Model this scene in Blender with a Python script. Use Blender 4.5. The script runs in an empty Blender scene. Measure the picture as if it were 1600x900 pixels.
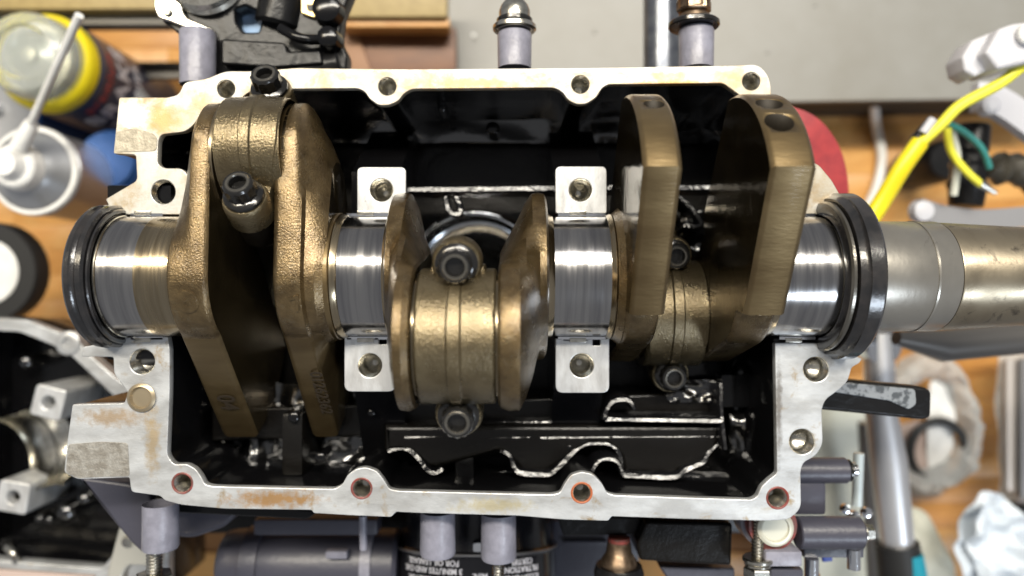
import bpy, bmesh, math, random
from math import sin, cos, pi, radians, atan2, hypot, sqrt
from mathutils import Vector, Matrix, Euler
random.seed(7)
# ------------------------------------------------------------------ units
# every shape is written in "deck units": 1 unit = 0.24 mm, the split face of the crankcase is z = 0
S = 0.00024
D = 1142.0            # camera height over the split face, deck units
COL = bpy.context.scene.collection
SC = bpy.context.scene

# ------------------------------------------------------------------ camera
cam = bpy.data.cameras.new('camera'); camo = bpy.data.objects.new('camera', cam); COL.objects.link(camo)
camo.location = (0, 0, D * S); camo.rotation_euler = (0, 0, 0)
cam.sensor_width = 36; cam.lens = D / 1600 * 36
cam.clip_start = 0.005; cam.clip_end = 50
cam.dof.use_dof = True; cam.dof.focus_distance = (D - 60) * S; cam.dof.aperture_fstop = 4.6
SC.camera = camo
# ------------------------------------------------------------------ world and lamps (a workshop under a strip lamp)
w = bpy.data.worlds.new('World'); SC.world = w; w.use_nodes = True
bg = w.node_tree.nodes['Background']; bg.inputs[0].default_value = (0.95, 0.96, 1.0, 1); bg.inputs[1].default_value = 0.28

def lamp(name, loc, target, sx, sy, power, color):
    l = bpy.data.lights.new(name, 'AREA'); l.shape = 'RECTANGLE'; l.size = sx; l.size_y = sy
    l.energy = power; l.color = color
    o = bpy.data.objects.new(name, l); COL.objects.link(o); o.location = loc
    d = Vector(target) - Vector(loc); o.rotation_euler = d.to_track_quat('-Z', 'Y').to_euler()
    return o
lamp('strip_lamp', (-0.05, 0.62, 1.12), (0, 0, 0), 1.5, 0.10, 30, (1.0, 0.93, 0.80))
lamp('ceiling_bounce_fill', (0.35, 1.15, 1.6), (0, 0, 0), 0.8, 0.5, 13, (1.0, 0.97, 0.93))  # unseen area light added as fill for the ceiling bounce
lamp('bench_lamp', (-0.75, 0.5, 1.0), (-0.05, 0.02, 0), 0.18, 0.18, 1.8, (1.0, 0.84, 0.58))
lamp('window_light', (0.9, -1.0, 1.3), (0, 0, 0), 0.4, 0.3, 10, (0.78, 0.88, 1.0))

SC.view_settings.view_transform = 'Standard'; SC.view_settings.look = 'None'
SC.view_settings.exposure = 0.12; SC.view_settings.gamma = 1.0
SC.render.engine = 'CYCLES'; SC.cycles.use_denoising = True
SC.cycles.max_bounces = 8; SC.cycles.sample_clamp_indirect = 6

# ------------------------------------------------------------------ materials
MATS = {}
def mat(name, col, metal=0.0, rough=0.5, col2=None, mixpx=60, mixlo=.4, mixhi=.65, bump=0.0, bpx=5, stretch=(1, 1, 1),
        coat=0.0, coatr=.1, rvar=0.0, col3=None, px3=8, lo3=.6, hi3=.75, trans=0.0, ior=1.45, bump2=0.0, bpx2=40, alpha=1.0, emit=None, sub=0.0, spec=None):
    m = bpy.data.materials.new(name); m.use_nodes = True; nt = m.node_tree; N = nt.nodes; L = nt.links
    b = N['Principled BSDF']
    c = tuple(col) + (1,)
    b.inputs['Base Color'].default_value = c; b.inputs['Metallic'].default_value = metal; b.inputs['Roughness'].default_value = rough
    b.inputs['IOR'].default_value = ior
    if spec is not None: b.inputs['Specular IOR Level'].default_value = spec
    if coat: b.inputs['Coat Weight'].default_value = coat; b.inputs['Coat Roughness'].default_value = coatr
    if trans: b.inputs['Transmission Weight'].default_value = trans
    if sub: b.inputs['Subsurface Weight'].default_value = sub; b.inputs['Subsurface Radius'].default_value = (.004, .004, .004)
    if alpha < 1: b.inputs['Alpha'].default_value = alpha
    tc = N.new('ShaderNodeTexCoord'); mp = N.new('ShaderNodeMapping'); mp.inputs['Scale'].default_value = stretch
    L.new(tc.outputs['Object'], mp.inputs[0])
    def noise(px, det=4, r=.6, dist=0.0, plain=False):
        n = N.new('ShaderNodeTexNoise'); n.inputs['Scale'].default_value = 1 / (px * S); n.inputs['Detail'].default_value = det
        n.inputs['Roughness'].default_value = r; n.inputs['Distortion'].default_value = dist
        L.new(tc.outputs['Object'] if plain else mp.outputs[0], n.inputs['Vector']); return n
    def ramp(n, lo, hi):
        r = N.new('ShaderNodeMapRange'); r.inputs[1].default_value = lo; r.inputs[2].default_value = hi
        L.new(n.outputs[0], r.inputs[0]); return r
    last = None
    if col2:
        r = ramp(noise(mixpx), mixlo, mixhi)
        mx = N.new('ShaderNodeMix'); mx.data_type = 'RGBA'; L.new(r.outputs[0], mx.inputs[0])
        mx.inputs[6].default_value = c; mx.inputs[7].default_value = tuple(col2) + (1,); last = mx.outputs[2]
    if col3:
        r = ramp(noise(px3, 6, .7, .5, True), lo3, hi3)
        mx = N.new('ShaderNodeMix'); mx.data_type = 'RGBA'; L.new(r.outputs[0], mx.inputs[0])
        if last: L.new(last, mx.inputs[6])
        else: mx.inputs[6].default_value = c
        mx.inputs[7].default_value = tuple(col3) + (1,); last = mx.outputs[2]
    if last: L.new(last, b.inputs['Base Color'])
    if rvar:
        n = noise(mixpx * .7, 5, .65); r = N.new('ShaderNodeMapRange'); r.inputs[1].default_value = .3; r.inputs[2].default_value = .7
        r.inputs[3].default_value = max(.02, rough - rvar); r.inputs[4].default_value = rough + rvar
        L.new(n.outputs[0], r.inputs[0]); L.new(r.outputs[0], b.inputs['Roughness'])
    if bump:
        bn = N.new('ShaderNodeBump'); bn.inputs['Strength'].default_value = bump; bn.inputs['Distance'].default_value = bpx * S * .35
        L.new(noise(bpx, 3).outputs[0], bn.inputs['Height']); nrm = bn.outputs[0]
        if bump2:
            b2 = N.new('ShaderNodeBump'); b2.inputs['Strength'].default_value = bump2; b2.inputs['Distance'].default_value = bpx2 * S * .2
            L.new(noise(bpx2, 2, .5, .6, True).outputs[0], b2.inputs['Height']); L.new(nrm, b2.inputs['Normal']); nrm = b2.outputs[0]
        L.new(nrm, b.inputs['Normal'])
        if coat: L.new(nrm, b.inputs['Coat Normal'])
    MATS[name] = m
    return m

ALU = mat('machined_aluminium', (.52, .535, .545), .5, .40, (.38, .385, .385), 34, .42, .62, .35, 2.4, stretch=(.45, 1, 1), col3=(.31, .235, .14), px3=46, lo3=.585, hi3=.70, rvar=.12)
ALUW = mat('cream_aluminium', (.41, .375, .305), .45, .42, (.35, .26, .15), 38, .45, .66, .3, 2.4, col3=(.47, .46, .43), px3=80, lo3=.47, hi3=.60, rvar=.12)  # creamier, yellower tone for the upper flange
PADM = mat('clean_aluminium', (.60, .61, .615), .5, .36, (.46, .46, .455), 24, .42, .62, .3, 2.5, stretch=(1, .3, 1), rvar=.1)
BLACK = mat('oily_black_paint', (.0035, .0035, .004), 0, .16, bump=.03, bpx=7, bump2=.12, bpx2=70, spec=.4)
BLACKR = mat('oily_black_casting', (.0045, .004, .0035), 0, .26, bump=.3, bpx=4, bump2=.12, bpx2=60, spec=.3)
GL = mat('oil_pooled_black_paint', (.004, .004, .004), 0, .09, bump=.05, bpx=10, bump2=.2, bpx2=40, coat=1.0, coatr=.04, spec=1.0)
BLKPL = mat('black_plastic', (.006, .006, .0065), 0, .3, bump=.2, bpx=8, bump2=.3, bpx2=50, spec=.3)
GREYP = mat('grey_violet_paint', (.225, .225, .275), 0, .42, (.17, .17, .21), 30, .4, .62, col3=(.10, .10, .12), px3=14, lo3=.66, hi3=.74, bump=.25, bpx=9, coat=.25, coatr=.25)
GREYD = mat('dark_grey_violet_paint', (.045, .045, .062), 0, .4, bump=.15, bpx=12, coat=.2, coatr=.3)
FORGE = mat('oily_forged_steel', (.178, .124, .058), .8, .30, (.09, .06, .027), 36, .38, .64, .8, 2.8, coat=.4, coatr=.1, rvar=.06, col3=(.19, .15, .09), px3=14, lo3=.55, hi3=.75)
MACH = mat('oily_machined_steel', (.172, .124, .060), .85, .42, (.112, .076, .034), 60, .4, .65, .22, 3.5, stretch=(.25, 1, 1), coat=.3, coatr=.12, rvar=.06)
SIDEM = mat('oily_shaded_web_side', (.10, .074, .036), .9, .12, (.06, .043, .02), 60, bump=.12, bpx=8, bump2=.1, bpx2=60)  # oily steel, darkened to paint in the dark cavity the side faces reflect
SIDE2 = mat('oily_shaded_brown_web_side', (.16, .118, .058), .9, .26, (.10, .072, .034), 60, bump=.2, bpx=6, bump2=.1, bpx2=60)  # lighter brown version, cavity shade still painted into the colour
WETC = mat('wet_black_casting', (.004, .004, .004), 0, .15, bump=.15, bpx=5, coat=1.0, coatr=.1, spec=1.0)
OILR = mat('oil_black_rod_steel', (.035, .028, .02), .8, .25, bump=.5, bpx=4)
RODM = mat('oily_rod_steel', (.185, .148, .086), .85, .30, (.125, .096, .052), 40, .4, .7, .9, 3.2, coat=.3, coatr=.1, rvar=.06)
JOUR = mat('ground_journal_steel', (.38, .37, .36), 1, .19, (.24, .235, .24), 14, .40, .66, .035, 1.6, stretch=(1, .04, .04), rvar=.06)
JOURY = mat('oil_tinted_journal_steel', (.34, .28, .19), 1, .24, (.24, .19, .12), 12, .4, .66, .04, 1.6, stretch=(1, .05, .05), rvar=.09)
SHAFT = mat('dull_shaft_steel', (.37, .35, .31), .85, .36, (.29, .27, .235), 60, .4, .7, .15, 3, stretch=(.5, .3, .3), col3=(.10, .09, .08), px3=30, lo3=.63, hi3=.8, rvar=.08)
SHAFTB = mat('brown_shaft_steel', (.28, .24, .175), .85, .34, (.17, .135, .09), 50, .4, .7, .15, 3, stretch=(.5, .3, .3), col3=(.07, .06, .05), px3=30, lo3=.58, hi3=.75, rvar=.08)
BOLTM = mat('black_oxide_steel', (.028, .027, .026), .7, .2, bump=.15, bpx=5, coat=.5, coatr=.06)
BOLTL = mat('worn_bolt_steel', (.16, .15, .13), .85, .25, bump=.2, bpx=4, coat=.3)
STEEL = mat('zinc_steel', (.58, .56, .50), 1, .25, (.40, .38, .33), 12, bump=.1, bpx=5)
CHROME = mat('chrome', (.72, .73, .75), 1, .14, bump=.05, bpx=20)
BROWNB = mat('bronzed_steel', (.25, .18, .12), .9, .3, (.12, .08, .05), 12, bump=.2, bpx=5)
RUBBER = mat('oily_black_rubber', (.010, .010, .011), 0, .24, (.022, .02, .02), 30, bump=.12, bpx=7, coat=.5, coatr=.14, col3=(.05, .05, .05), px3=5, lo3=.72, hi3=.8)
RUBM = mat('matt_black_rubber', (.013, .013, .013), 0, .5)
REDSEAL = mat('red_sealant', (.20, .035, .028), 0, .4, (.10, .05, .04), 9, bump=.3, bpx=4)
ORSEAL = mat('rust_orange', (.33, .09, .03), 0, .5, bump=.3, bpx=4)
WOOD = mat('varnished_wood', (.56, .29, .085), 0, .38, (.46, .215, .055), 14, .35, .65, .1, 5, stretch=(.12, 1, 1), col3=(.52, .28, .09), px3=60, lo3=.45, hi3=.6)
WOOD2 = mat('varnished_wood_dark', (.50, .25, .068), 0, .38, (.40, .18, .045), 12, .35, .65, .1, 5, stretch=(.12, 1, 1))
WOOD3 = mat('varnished_wood_pale', (.62, .34, .11), 0, .38, (.52, .26, .075), 12, .35, .65, .1, 5, stretch=(.12, 1, 1))
GLUE = mat('dark_wood_joint', (.22, .10, .03), 0, .7)
DRAWER = mat('brown_wood', (.16, .062, .020), 0, .45, (.10, .035, .012), 20, stretch=(.15, 1, 1))
TAN = mat('olive_board', (.33, .25, .105), 0, .5, (.27, .20, .08), 30)
PANEL = mat('grey_enamel', (.225, .222, .205), 0, .42, (.205, .20, .18), 90, .3, .7, .03, 8, col3=(.25, .24, .22), px3=16, lo3=.74, hi3=.82)
PANELE = mat('painted_shade_dark', (.03, .025, .02), 0, .7)  # shade under the cabinet lid put into a near-black colour
YEL = mat('yellow_plastic', (.72, .60, .015), 0, .35)
YELW = mat('yellow_wire', (.74, .70, .05), 0, .4)
WHITE = mat('white_plastic', (.72, .72, .70), 0, .4, (.62, .62, .60), 50, bump=.05, bpx=20)
GREYPL = mat('pale_grey_plastic', (.50, .50, .53), 0, .4, bump=.15, bpx=12)
RED = mat('red_strap', (.33, .03, .035), 0, .5, (.24, .02, .028), 30, bump=.2, bpx=4)
TEAL = mat('teal_plastic', (.01, .22, .30), 0, .35)
TEALW = mat('teal_wire', (.03, .20, .18), 0, .4)
CANBLUE = mat('dark_blue_can', (.035, .045, .085), .3, .35, (.05, .06, .10), 60)
CANB2 = mat('blue_can', (.02, .07, .22), .3, .35)
SILV = mat('silver_can', (.42, .43, .45), .75, .32, bump=.05, bpx=30)
CLEARC = mat('clear_cap', (.80, .84, .80), 0, .12, trans=.75, alpha=1, ior=1.3)
CLEARP = mat('clear_film', (.85, .88, .88), 0, .18, trans=.82, ior=1.1, bump=.5, bpx=60)
FILMW = mat('milky_film', (.74, .75, .74), 0, .25, trans=.5, ior=1.15, bump=.7, bpx=50, bump2=.5, bpx2=20)
BAGBL = mat('pale_blue_bag', (.58, .64, .70), 0, .3, bump=.7, bpx=40)
PAPER = mat('pale_paper', (.60, .61, .53), 0, .6, (.54, .55, .47), 60)
BRASS = mat('brass', (.62, .45, .20), .9, .35, bump=.2, bpx=6)
BLUELBL = mat('pale_blue_card', (.35, .52, .78), 0, .5)
BLUE = mat('blue_plastic', (.03, .09, .55), 0, .4)
FILTB = mat('black_gloss_can', (.008, .008, .010), 0, .18, bump=.05, bpx=40)
PRINTW = mat('white_print', (.55, .55, .60), 0, .5)
PRINTR = mat('red_print', (.30, .05, .05), 0, .5)
PRINTD = mat('stamped_dark', (.035, .025, .015), .3, .6)
STRAPG = mat('grey_hose', (.16, .16, .165), 0, .4, bump=.1, bpx=20)
PINKW = mat('pinkish_card', (.42, .33, .29), 0, .6)

def add_stain_or_highlight(m, spots):
    nt = m.node_tree; N = nt.nodes; L = nt.links; b = N['Principled BSDF']
    tc = N.new('ShaderNodeTexCoord'); nz = N.new('ShaderNodeTexNoise'); nz.inputs['Scale'].default_value = 1 / (11 * S); nz.inputs['Detail'].default_value = 6; nz.inputs['Roughness'].default_value = .7
    L.new(tc.outputs['Object'], nz.inputs['Vector'])
    for px, py, rx, ry, col, amt in spots:
        mp = N.new('ShaderNodeMapping'); mp.vector_type = 'TEXTURE'
        mp.inputs['Location'].default_value = ((px - 800) * S, (450 - py) * S, 300 * S); mp.inputs['Scale'].default_value = (rx * S, ry * S, 400 * S)
        L.new(tc.outputs['Object'], mp.inputs[0])
        ln = N.new('ShaderNodeVectorMath'); ln.operation = 'LENGTH'; L.new(mp.outputs[0], ln.inputs[0])
        a = N.new('ShaderNodeMath'); a.operation = 'MULTIPLY_ADD'; L.new(nz.outputs[0], a.inputs[0]); a.inputs[1].default_value = -2.2; L.new(ln.outputs['Value'], a.inputs[2])
        r = N.new('ShaderNodeMapRange'); r.inputs[1].default_value = -.05; r.inputs[2].default_value = -.75; r.inputs[3].default_value = 0; r.inputs[4].default_value = amt; L.new(a.outputs[0], r.inputs[0])
        mx = N.new('ShaderNodeMix'); mx.data_type = 'RGBA'; L.new(r.outputs[0], mx.inputs[0])
        src = b.inputs['Base Color'].links[0].from_socket; L.new(src, mx.inputs[6]); mx.inputs[7].default_value = col + (1,)
        L.new(mx.outputs[2], b.inputs['Base Color'])
OCH = (.36, .20, .07)
add_stain_or_highlight(ALU, [(430, 780, 80, 16, OCH, .9), (175, 652, 60, 16, (.34, .24, .14), .8), (238, 690, 14, 60, (.36, .27, .15), .8), (770, 790, 70, 14, (.42, .36, .2), .7), (1195, 800, 60, 12, (.62, .63, .62), .5), (1290, 560, 26, 14, (.2, .18, .15), .6), (1217, 640, 6, 90, (.12, .10, .08), .7)])
add_stain_or_highlight(ALUW, [(255, 188, 34, 26, (.42, .27, .11), .8), (205, 178, 30, 28, (.66, .65, .60), .9), (730, 130, 110, 12, (.46, .28, .10), .8), (1060, 132, 90, 8, (.44, .26, .09), .9), (330, 165, 40, 12, (.40, .32, .2), .7), (860, 108, 300, 7, (.58, .58, .55), .7), (250, 320, 50, 40, (.47, .47, .45), .9), (232, 260, 20, 50, (.47, .47, .45), .9)])  # whitish patch at the upper left is a painted lamp highlight
# ------------------------------------------------------------------ object helpers
def V(x, y, z=0): return Vector((x, y, z))
def P(px, py, z=0.0):
    k = (D - z) / D
    return Vector(((px - 800) * k, (450 - py) * k, z))
class Th:
    def __init__(s, name, label, cat, loc=(0, 0, 0), group=None, kind=None, root=None):
        s.loc = Vector(loc)
        o = root or bpy.data.objects.new(name, None)
        if not root:
            COL.objects.link(o); o.empty_display_size = .01
        o.location = s.loc * S; o['label'] = label
        if kind: o['kind'] = kind
        else: o['category'] = cat
        if group: o['group'] = group
        s.o = o
    def add(s, name, me, parent=None, label=None, kind=None):
        o = bpy.data.objects.new(name, me); COL.objects.link(o)
        o.parent = parent or s.o
        T = Matrix.Scale(S, 4) @ Matrix.Translation(-s.loc)
        me.transform(T)
        if label: o['label'] = label
        if kind: o['kind'] = kind
        return o
def single(name, me, label, cat, loc=(0, 0, 0), group=None, kind=None):
    o = bpy.data.objects.new(name, me); COL.objects.link(o)
    l = Vector(loc); me.transform(Matrix.Scale(S, 4) @ Matrix.Translation(-l)); o.location = l * S
    o['label'] = label
    if kind: o['kind'] = kind
    else: o['category'] = cat
    if group: o['group'] = group
    return o
def fin(bm, m, ang=35, name='m'):
    me = bpy.data.meshes.new(name)
    bmesh.ops.recalc_face_normals(bm, faces=bm.faces)
    bm.to_mesh(me); bm.free()
    for mm in (m if isinstance(m, (list, tuple)) else [m]): me.materials.append(mm)
    if len(me.polygons):
        me.polygons.foreach_set('use_smooth', [True] * len(me.polygons)); me.set_sharp_from_angle(angle=radians(ang))
    return me
def bevelled(bm, wdt, seg=2, ang=30):
    es = [e for e in bm.edges if len(e.link_faces) == 2 and e.calc_face_angle(0) > radians(ang)]
    if es: bmesh.ops.bevel(bm, geom=es, offset=wdt, segments=seg, profile=.6, affect='EDGES', clamp_overlap=True)
def box_bm(c, size, rot=(0, 0, 0), bev=2, bm=None, taper=1.0):
    b = bm or bmesh.new()
    t = bmesh.new(); bmesh.ops.create_cube(t, size=1)
    for v in t.verts:
        k = taper if v.co.z > 0 else 1
        v.co = Vector((v.co.x * size[0] * k, v.co.y * size[1] * k, v.co.z * size[2]))
    if bev: bevelled(t, bev)
    M = Matrix.Translation(Vector(c)) @ Euler([radians(a) for a in rot]).to_matrix().to_4x4()
    t.transform(M); me = bpy.data.meshes.new('t'); t.to_mesh(me); t.free(); b.from_mesh(me); bpy.data.meshes.remove(me)
    return b
def box(c, size, m, rot=(0, 0, 0), bev=2, taper=1.0): return fin(box_bm(c, size, rot, bev, None, taper), m)
def frame(d):
    d = Vector(d).normalized(); u = d.orthogonal().normalized()
    if abs(d.z) < .9: u = d.cross(Vector((0, 0, 1))).normalized()
    return d, u, d.cross(u)
def lathe_bm(o, d, prof, seg=40, bm=None, a0=0, a1=2 * pi, off=None, closed=False):
    """revolve (t, r) about the axis through o along d"""
    b = bm or bmesh.new(); o = Vector(o); d, u, v = frame(d)
    full = abs(a1 - a0) > 6.28; n = seg if full else seg + 1
    rings = []
    for (t, r) in prof:
        if r < 1e-6 and full: rings.append([b.verts.new(o + d * t)]); continue
        rings.append([b.verts.new(o + d * t + (u * cos(a) + v * sin(a)) * r) for a in [a0 + (a1 - a0) * i / seg for i in range(n)]])
    pr = list(zip(rings, rings[1:]))
    if closed: pr.append((rings[-1], rings[0]))
    for A, B in pr:
        for i in range(seg):
            j = (i + 1) % n
            if len(A) == 1 and len(B) == 1: continue
            if len(A) == 1: b.faces.new((A[0], B[i], B[j]))
            elif len(B) == 1: b.faces.new((A[i], B[0], A[j]))
            else: b.faces.new((A[i], B[i], B[j], A[j]))
    if closed and not full:
        b.faces.new([R[0] for R in rings]); b.faces.new([R[-1] for R in reversed(rings)])
    return b
def lathe(o, d, prof, m, seg=40, **k): return fin(lathe_bm(o, d, prof, seg, **k), m)
def cyl_prof(t0, t1, r, b=1.5): return [(t0, 0), (t0, r - b), (t0 + b, r), (t1 - b, r), (t1, r - b), (t1, 0)]
def smooth_path(pts, n=6):
    out = []
    q = [pts[0]] + list(pts) + [pts[-1]]
    for i in range(1, len(q) - 2):
        a, b, c, d = [Vector(p) for p in q[i - 1:i + 3]]
        for k in range(n):
            t = k / n
            out.append(.5 * ((2 * b) + (c - a) * t + (2 * a - 5 * b + 4 * c - d) * t * t + (3 * b - a - 3 * c + d) * t ** 3))
    out.append(Vector(pts[-1])); return out
def tube_bm(path, r, seg=10, bm=None, flat=1.0, cap=True, up=(0, 0, 1)):
    """sweep; r number or list; flat squeezes along up"""
    b = bm or bmesh.new(); path = [Vector(p) for p in path]; n = len(path); rings = []
    upv = Vector(up)
    if isinstance(r, (list, tuple)) and len(r) != n:
        q = r; r = []
        for i in range(n):
            f = i / (n - 1) * (len(q) - 1); k = min(int(f), len(q) - 2); r.append(q[k] + (q[k + 1] - q[k]) * (f - k))
    for i, p in enumerate(path):
        t = (path[min(i + 1, n - 1)] - path[max(i - 1, 0)]).normalized()
        s = t.cross(upv)
        if s.length < .05: s = t.cross(Vector((0, 1, 0)))
        s.normalize(); q = s.cross(t)
        rr = r[i] if isinstance(r, (list, tuple)) else r
        rings.append([b.verts.new(p + s * cos(a) * rr + q * sin(a) * rr * flat) for a in [2 * pi * k / seg for k in range(seg)]])
    for A, B in zip(rings, rings[1:]):
        for i in range(seg): b.faces.new((A[i], A[(i + 1) % seg], B[(i + 1) % seg], B[i]))
    if cap: b.faces.new(rings[0]); b.faces.new(rings[-1])
    return b
def tube(path, r, m, seg=10, **k): return fin(tube_bm(path, r, seg, **k), m, 60)
def rounded(pts, r=6, seg=4):
    """fillet the corners of a closed polygon; a point may carry its own radius as third value"""
    n = len(pts); out = []
    for i in range(n):
        p = Vector(pts[i][:2]); a = Vector(pts[i - 1][:2]); b = Vector(pts[(i + 1) % n][:2])
        rr = pts[i][2] if len(pts[i]) > 2 else r
        da, db = (a - p), (b - p); la, lb = da.length, db.length
        if la < 1e-6 or lb < 1e-6: continue
        k = min(rr, la * .45, lb * .45)
        s, e = p + da / la * k, p + db / lb * k
        if k < .8: out.append(p); continue
        for j in range(seg + 1):
            t = j / seg; out.append((1 - t) ** 2 * s + 2 * t * (1 - t) * p + t * t * e)
    return out
def circ(cx, cy, r, n=28): return [Vector((cx + r * cos(2 * pi * i / n), cy + r * sin(2 * pi * i / n))) for i in range(n)]
def plate(outline, holes, z0, z1, m, bev=1.2, seg=1):
    """a flat plate with holes between z0 and z1, edges broken by a small bevel"""
    cu = bpy.data.curves.new('c', 'CURVE'); cu.dimensions = '2D'; cu.fill_mode = 'BOTH'
    cu.extrude = (z1 - z0) / 2 - bev; cu.bevel_depth = bev; cu.bevel_resolution = seg; cu.offset = -bev
    for loop in [outline] + list(holes):
        sp = cu.splines.new('POLY'); sp.points.add(len(loop) - 1); sp.use_cyclic_u = True
        for q, p in zip(sp.points, loop): q.co = (p[0], p[1], 0, 1)
    ob = bpy.data.objects.new('c', cu); me = bpy.data.meshes.new_from_object(ob)
    bpy.data.objects.remove(ob); bpy.data.curves.remove(cu)
    me.transform(Matrix.Translation((0, 0, (z0 + z1) / 2)))
    me.materials.clear(); me.materials.append(m)
    me.polygons.foreach_set('use_smooth', [True] * len(me.polygons)); me.set_sharp_from_angle(angle=radians(32))
    return me
def text_me(s, size, m, depth=.4, align='CENTER', spacing=1.0):
    cu = bpy.data.curves.new('t', 'FONT'); cu.body = s; cu.size = size; cu.extrude = depth; cu.align_x = align; cu.align_y = 'CENTER'
    cu.offset = size * .018; cu.space_character = spacing; cu.resolution_u = 3
    ob = bpy.data.objects.new('t', cu); me = bpy.data.meshes.new_from_object(ob)
    bpy.data.objects.remove(ob); bpy.data.curves.remove(cu); me.materials.clear(); me.materials.append(m); return me
def place(me, M): me.transform(M); return me
def basis(o, x, y, z):
    return Matrix(((x[0], y[0], z[0], o[0]), (x[1], y[1], z[1], o[1]), (x[2], y[2], z[2], o[2]), (0, 0, 0, 1)))
def join(*bms_or_me, m=None, ang=35):
    b = bmesh.new()
    for me in bms_or_me:
        if isinstance(me, bmesh.types.BMesh):
            t = bpy.data.meshes.new('t'); me.to_mesh(t); me.free(); b.from_mesh(t); bpy.data.meshes.remove(t)
        else: b.from_mesh(me)
    return fin(b, m, ang)
def thread_prof(t0, t1, r, pitch=5, depth=2.2):
    out = [(t0, 0), (t0, r - depth)]; t = t0 + 1
    while t < t1 - pitch: out += [(t, r - depth), (t + pitch / 2, r)]; t += pitch
    return out + [(t1, r - depth), (t1, 0)]
def hexnut_bm(o, d, t0, t1, r, bm=None, hole=0):
    b = bm or bmesh.new(); lathe_bm(o, d, [(t0, 0), (t0, r * .94), (t0 + r * .08, r), (t1 - r * .12, r), (t1, r * .86), (t1, 0)], 6, b); return b
def px2w(pts, z=0): return [tuple(P(p[0], p[1], z)[:2]) + tuple(p[2:]) for p in pts]

# ================================================================== TABLE TOP (structure)
ZT = -1150
tb = bmesh.new(); box_bm((0, 0, ZT - 26), (4000, 2600, 40), (0, 0, 0), 0, tb)
tabletop = single('tabletop', fin(tb, GLUE), 'wooden tabletop of narrow varnished staves', '', (0, 0, ZT), kind='structure')
base_me = []
for m in (WOOD, WOOD2, WOOD3):
    me = box((0, 0, 0), (399, 78.4, 12), m, bev=1); me.transform(Matrix.Scale(S, 4)); base_me.append(me)
def hidden(x, y):   # behind the engine: nothing of a stave would show
    k = (D - ZT) / D; sx, sy = 800 + x / k, 450 - y / k
    return (300 < sx < 1170 and 120 < sy < 880) or sx < -130 or sx > 1730 or sy < -60 or sy > 960 or (sx > 700 and sy < 130)
for r in range(-15, 16):
    for c in range(-6, 7):
        x = c * 400 + (r * 147) % 400 - 200; y = r * 79.0
        if hidden(x, y): continue
        o = bpy.data.objects.new('plank', random.choice(base_me)); COL.objects.link(o); o.parent = tabletop
        o.location = (x * S, y * S, (random.uniform(-1, 1)) * S)

# ================================================================== BACKGROUND, top
def at_box(px0, py0, px1, py1, ztop, thick, m, name, label, cat, bev=3, rot=0, group=None):
    a, b = P(px0, py0, ztop), P(px1, py1, ztop)
    c = (a + b) / 2; c.z = ztop - thick / 2
    me = box(c, (abs(b.x - a.x), abs(b.y - a.y), thick), m, (0, 0, rot), bev)
    return single(name, me, label, cat, c, group)
# grey sheet-metal cabinet
t = Th('cabinet', 'large light grey enamelled metal cabinet lying behind the crankcase, top right', 'cabinet', P(1180, 80, -900))
q = [P(684, -60, -900), P(1700, -60, -900), P(1700, 152, -900), P(708, 166, -900)]
t.add('lid_panel', plate([(v.x, v.y) for v in q], [], -922, -900, PANEL, 2))
q2 = [P(700, -60, -900), P(1690, -60, -900), P(1690, 146, -900), P(722, 160, -900)]
t.add('carcass', plate([(v.x, v.y) for v in q2], [], -1143, -923, PANELE, 2))
for (px, py) in ((740, 55), (929, 50), (1274, 8), (742, 62), (1200, 82)):
    v = P(px, py, -900); t.add('screw_dimple', lathe(v, (0, 0, 1), [(-3, 0), (-3, 5), (1.2, 6), (2.2, 4), (1.6, 0)], PANEL if px != 740 else WHITE, 10))
# dark upright tube in front of the cabinet
v0, v1 = P(1034, -40, -420), P(1034, 135, -420)
single('guide_tube', fin(tube_bm([v0, v1], 39, 24), SHAFT_D := mat('blued_tube', (.16, .17, .19), .7, .28, (.09, .10, .12), 30, bump=.1, bpx=8)), 'dark blue-grey steel tube standing out behind the top flange against the grey cabinet', 'tube', v0)
# wooden drawer box behind, top left-centre
t = Th('wooden_crate', 'brown wooden crate with pale rim behind the top flange, left of the grey cabinet', 'crate', P(620, 60, -700))
def pxbox(th, name, x0, y0, x1, y1, zt, thick, m, bev=3, label=None, parent=None, rot=0):
    a, b = P(x0, y0, zt), P(x1, y1, zt); c = (a + b) / 2; c.z = zt - thick / 2
    return th.add(name, box(c, (abs(b.x - a.x), abs(b.y - a.y), thick), m, (0, 0, rot), bev), parent, label)
pxbox(t, 'rim_board', 530, -40, 698, 26, -700, 60, TAN)
pxbox(t, 'rim_board', 530, 27, 702, 42, -720, 60, WOOD)
pxbox(t, 'inner_board', 530, 43, 712, 130, -800, 60, DRAWER)
pxbox(t, 'corner_post', 528, 44, 570, 130, -790, 60, mat('pale_brown_wood', (.26, .13, .06), 0, .5), rot=20)
# shelf edge at the left top
t = Th('shelf_board', 'olive and grey board edge along the top left, behind the spray cans', 'board', P(150, 10, -700))
pxbox(t, 'board', -60, -40, 262, 14, -700, 50, TAN)
pxbox(t, 'edge_rail', -60, 15, 262, 38, -740, 50, mat('grey_rail', (.16, .15, .13), 0, .4))
# grey strap behind can
t = Th('grey_rail', 'grey flat bar crossing the wood between the tall spray can and the black assembly', 'bar', P(230, 120, -900))
pxbox(t, 'bar', 200, 96, 300, 110, -960, 20, PANELE)  # dark slit drawn as a near-black strip
pxbox(t, 'edge', 190, 112, 300, 121, -950, 30, mat('dull_grey_bar', (.2, .19, .17), .2, .4))
single('grey_hose', tube(smooth_path([P(128, 60, -880), P(170, 105, -900), P(220, 158, -900), P(262, 215, -920)]), 26, STRAPG, 12), 'light grey hose running down right beside the spray can with the clear cap', 'hose', P(170, 105, -900))

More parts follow.
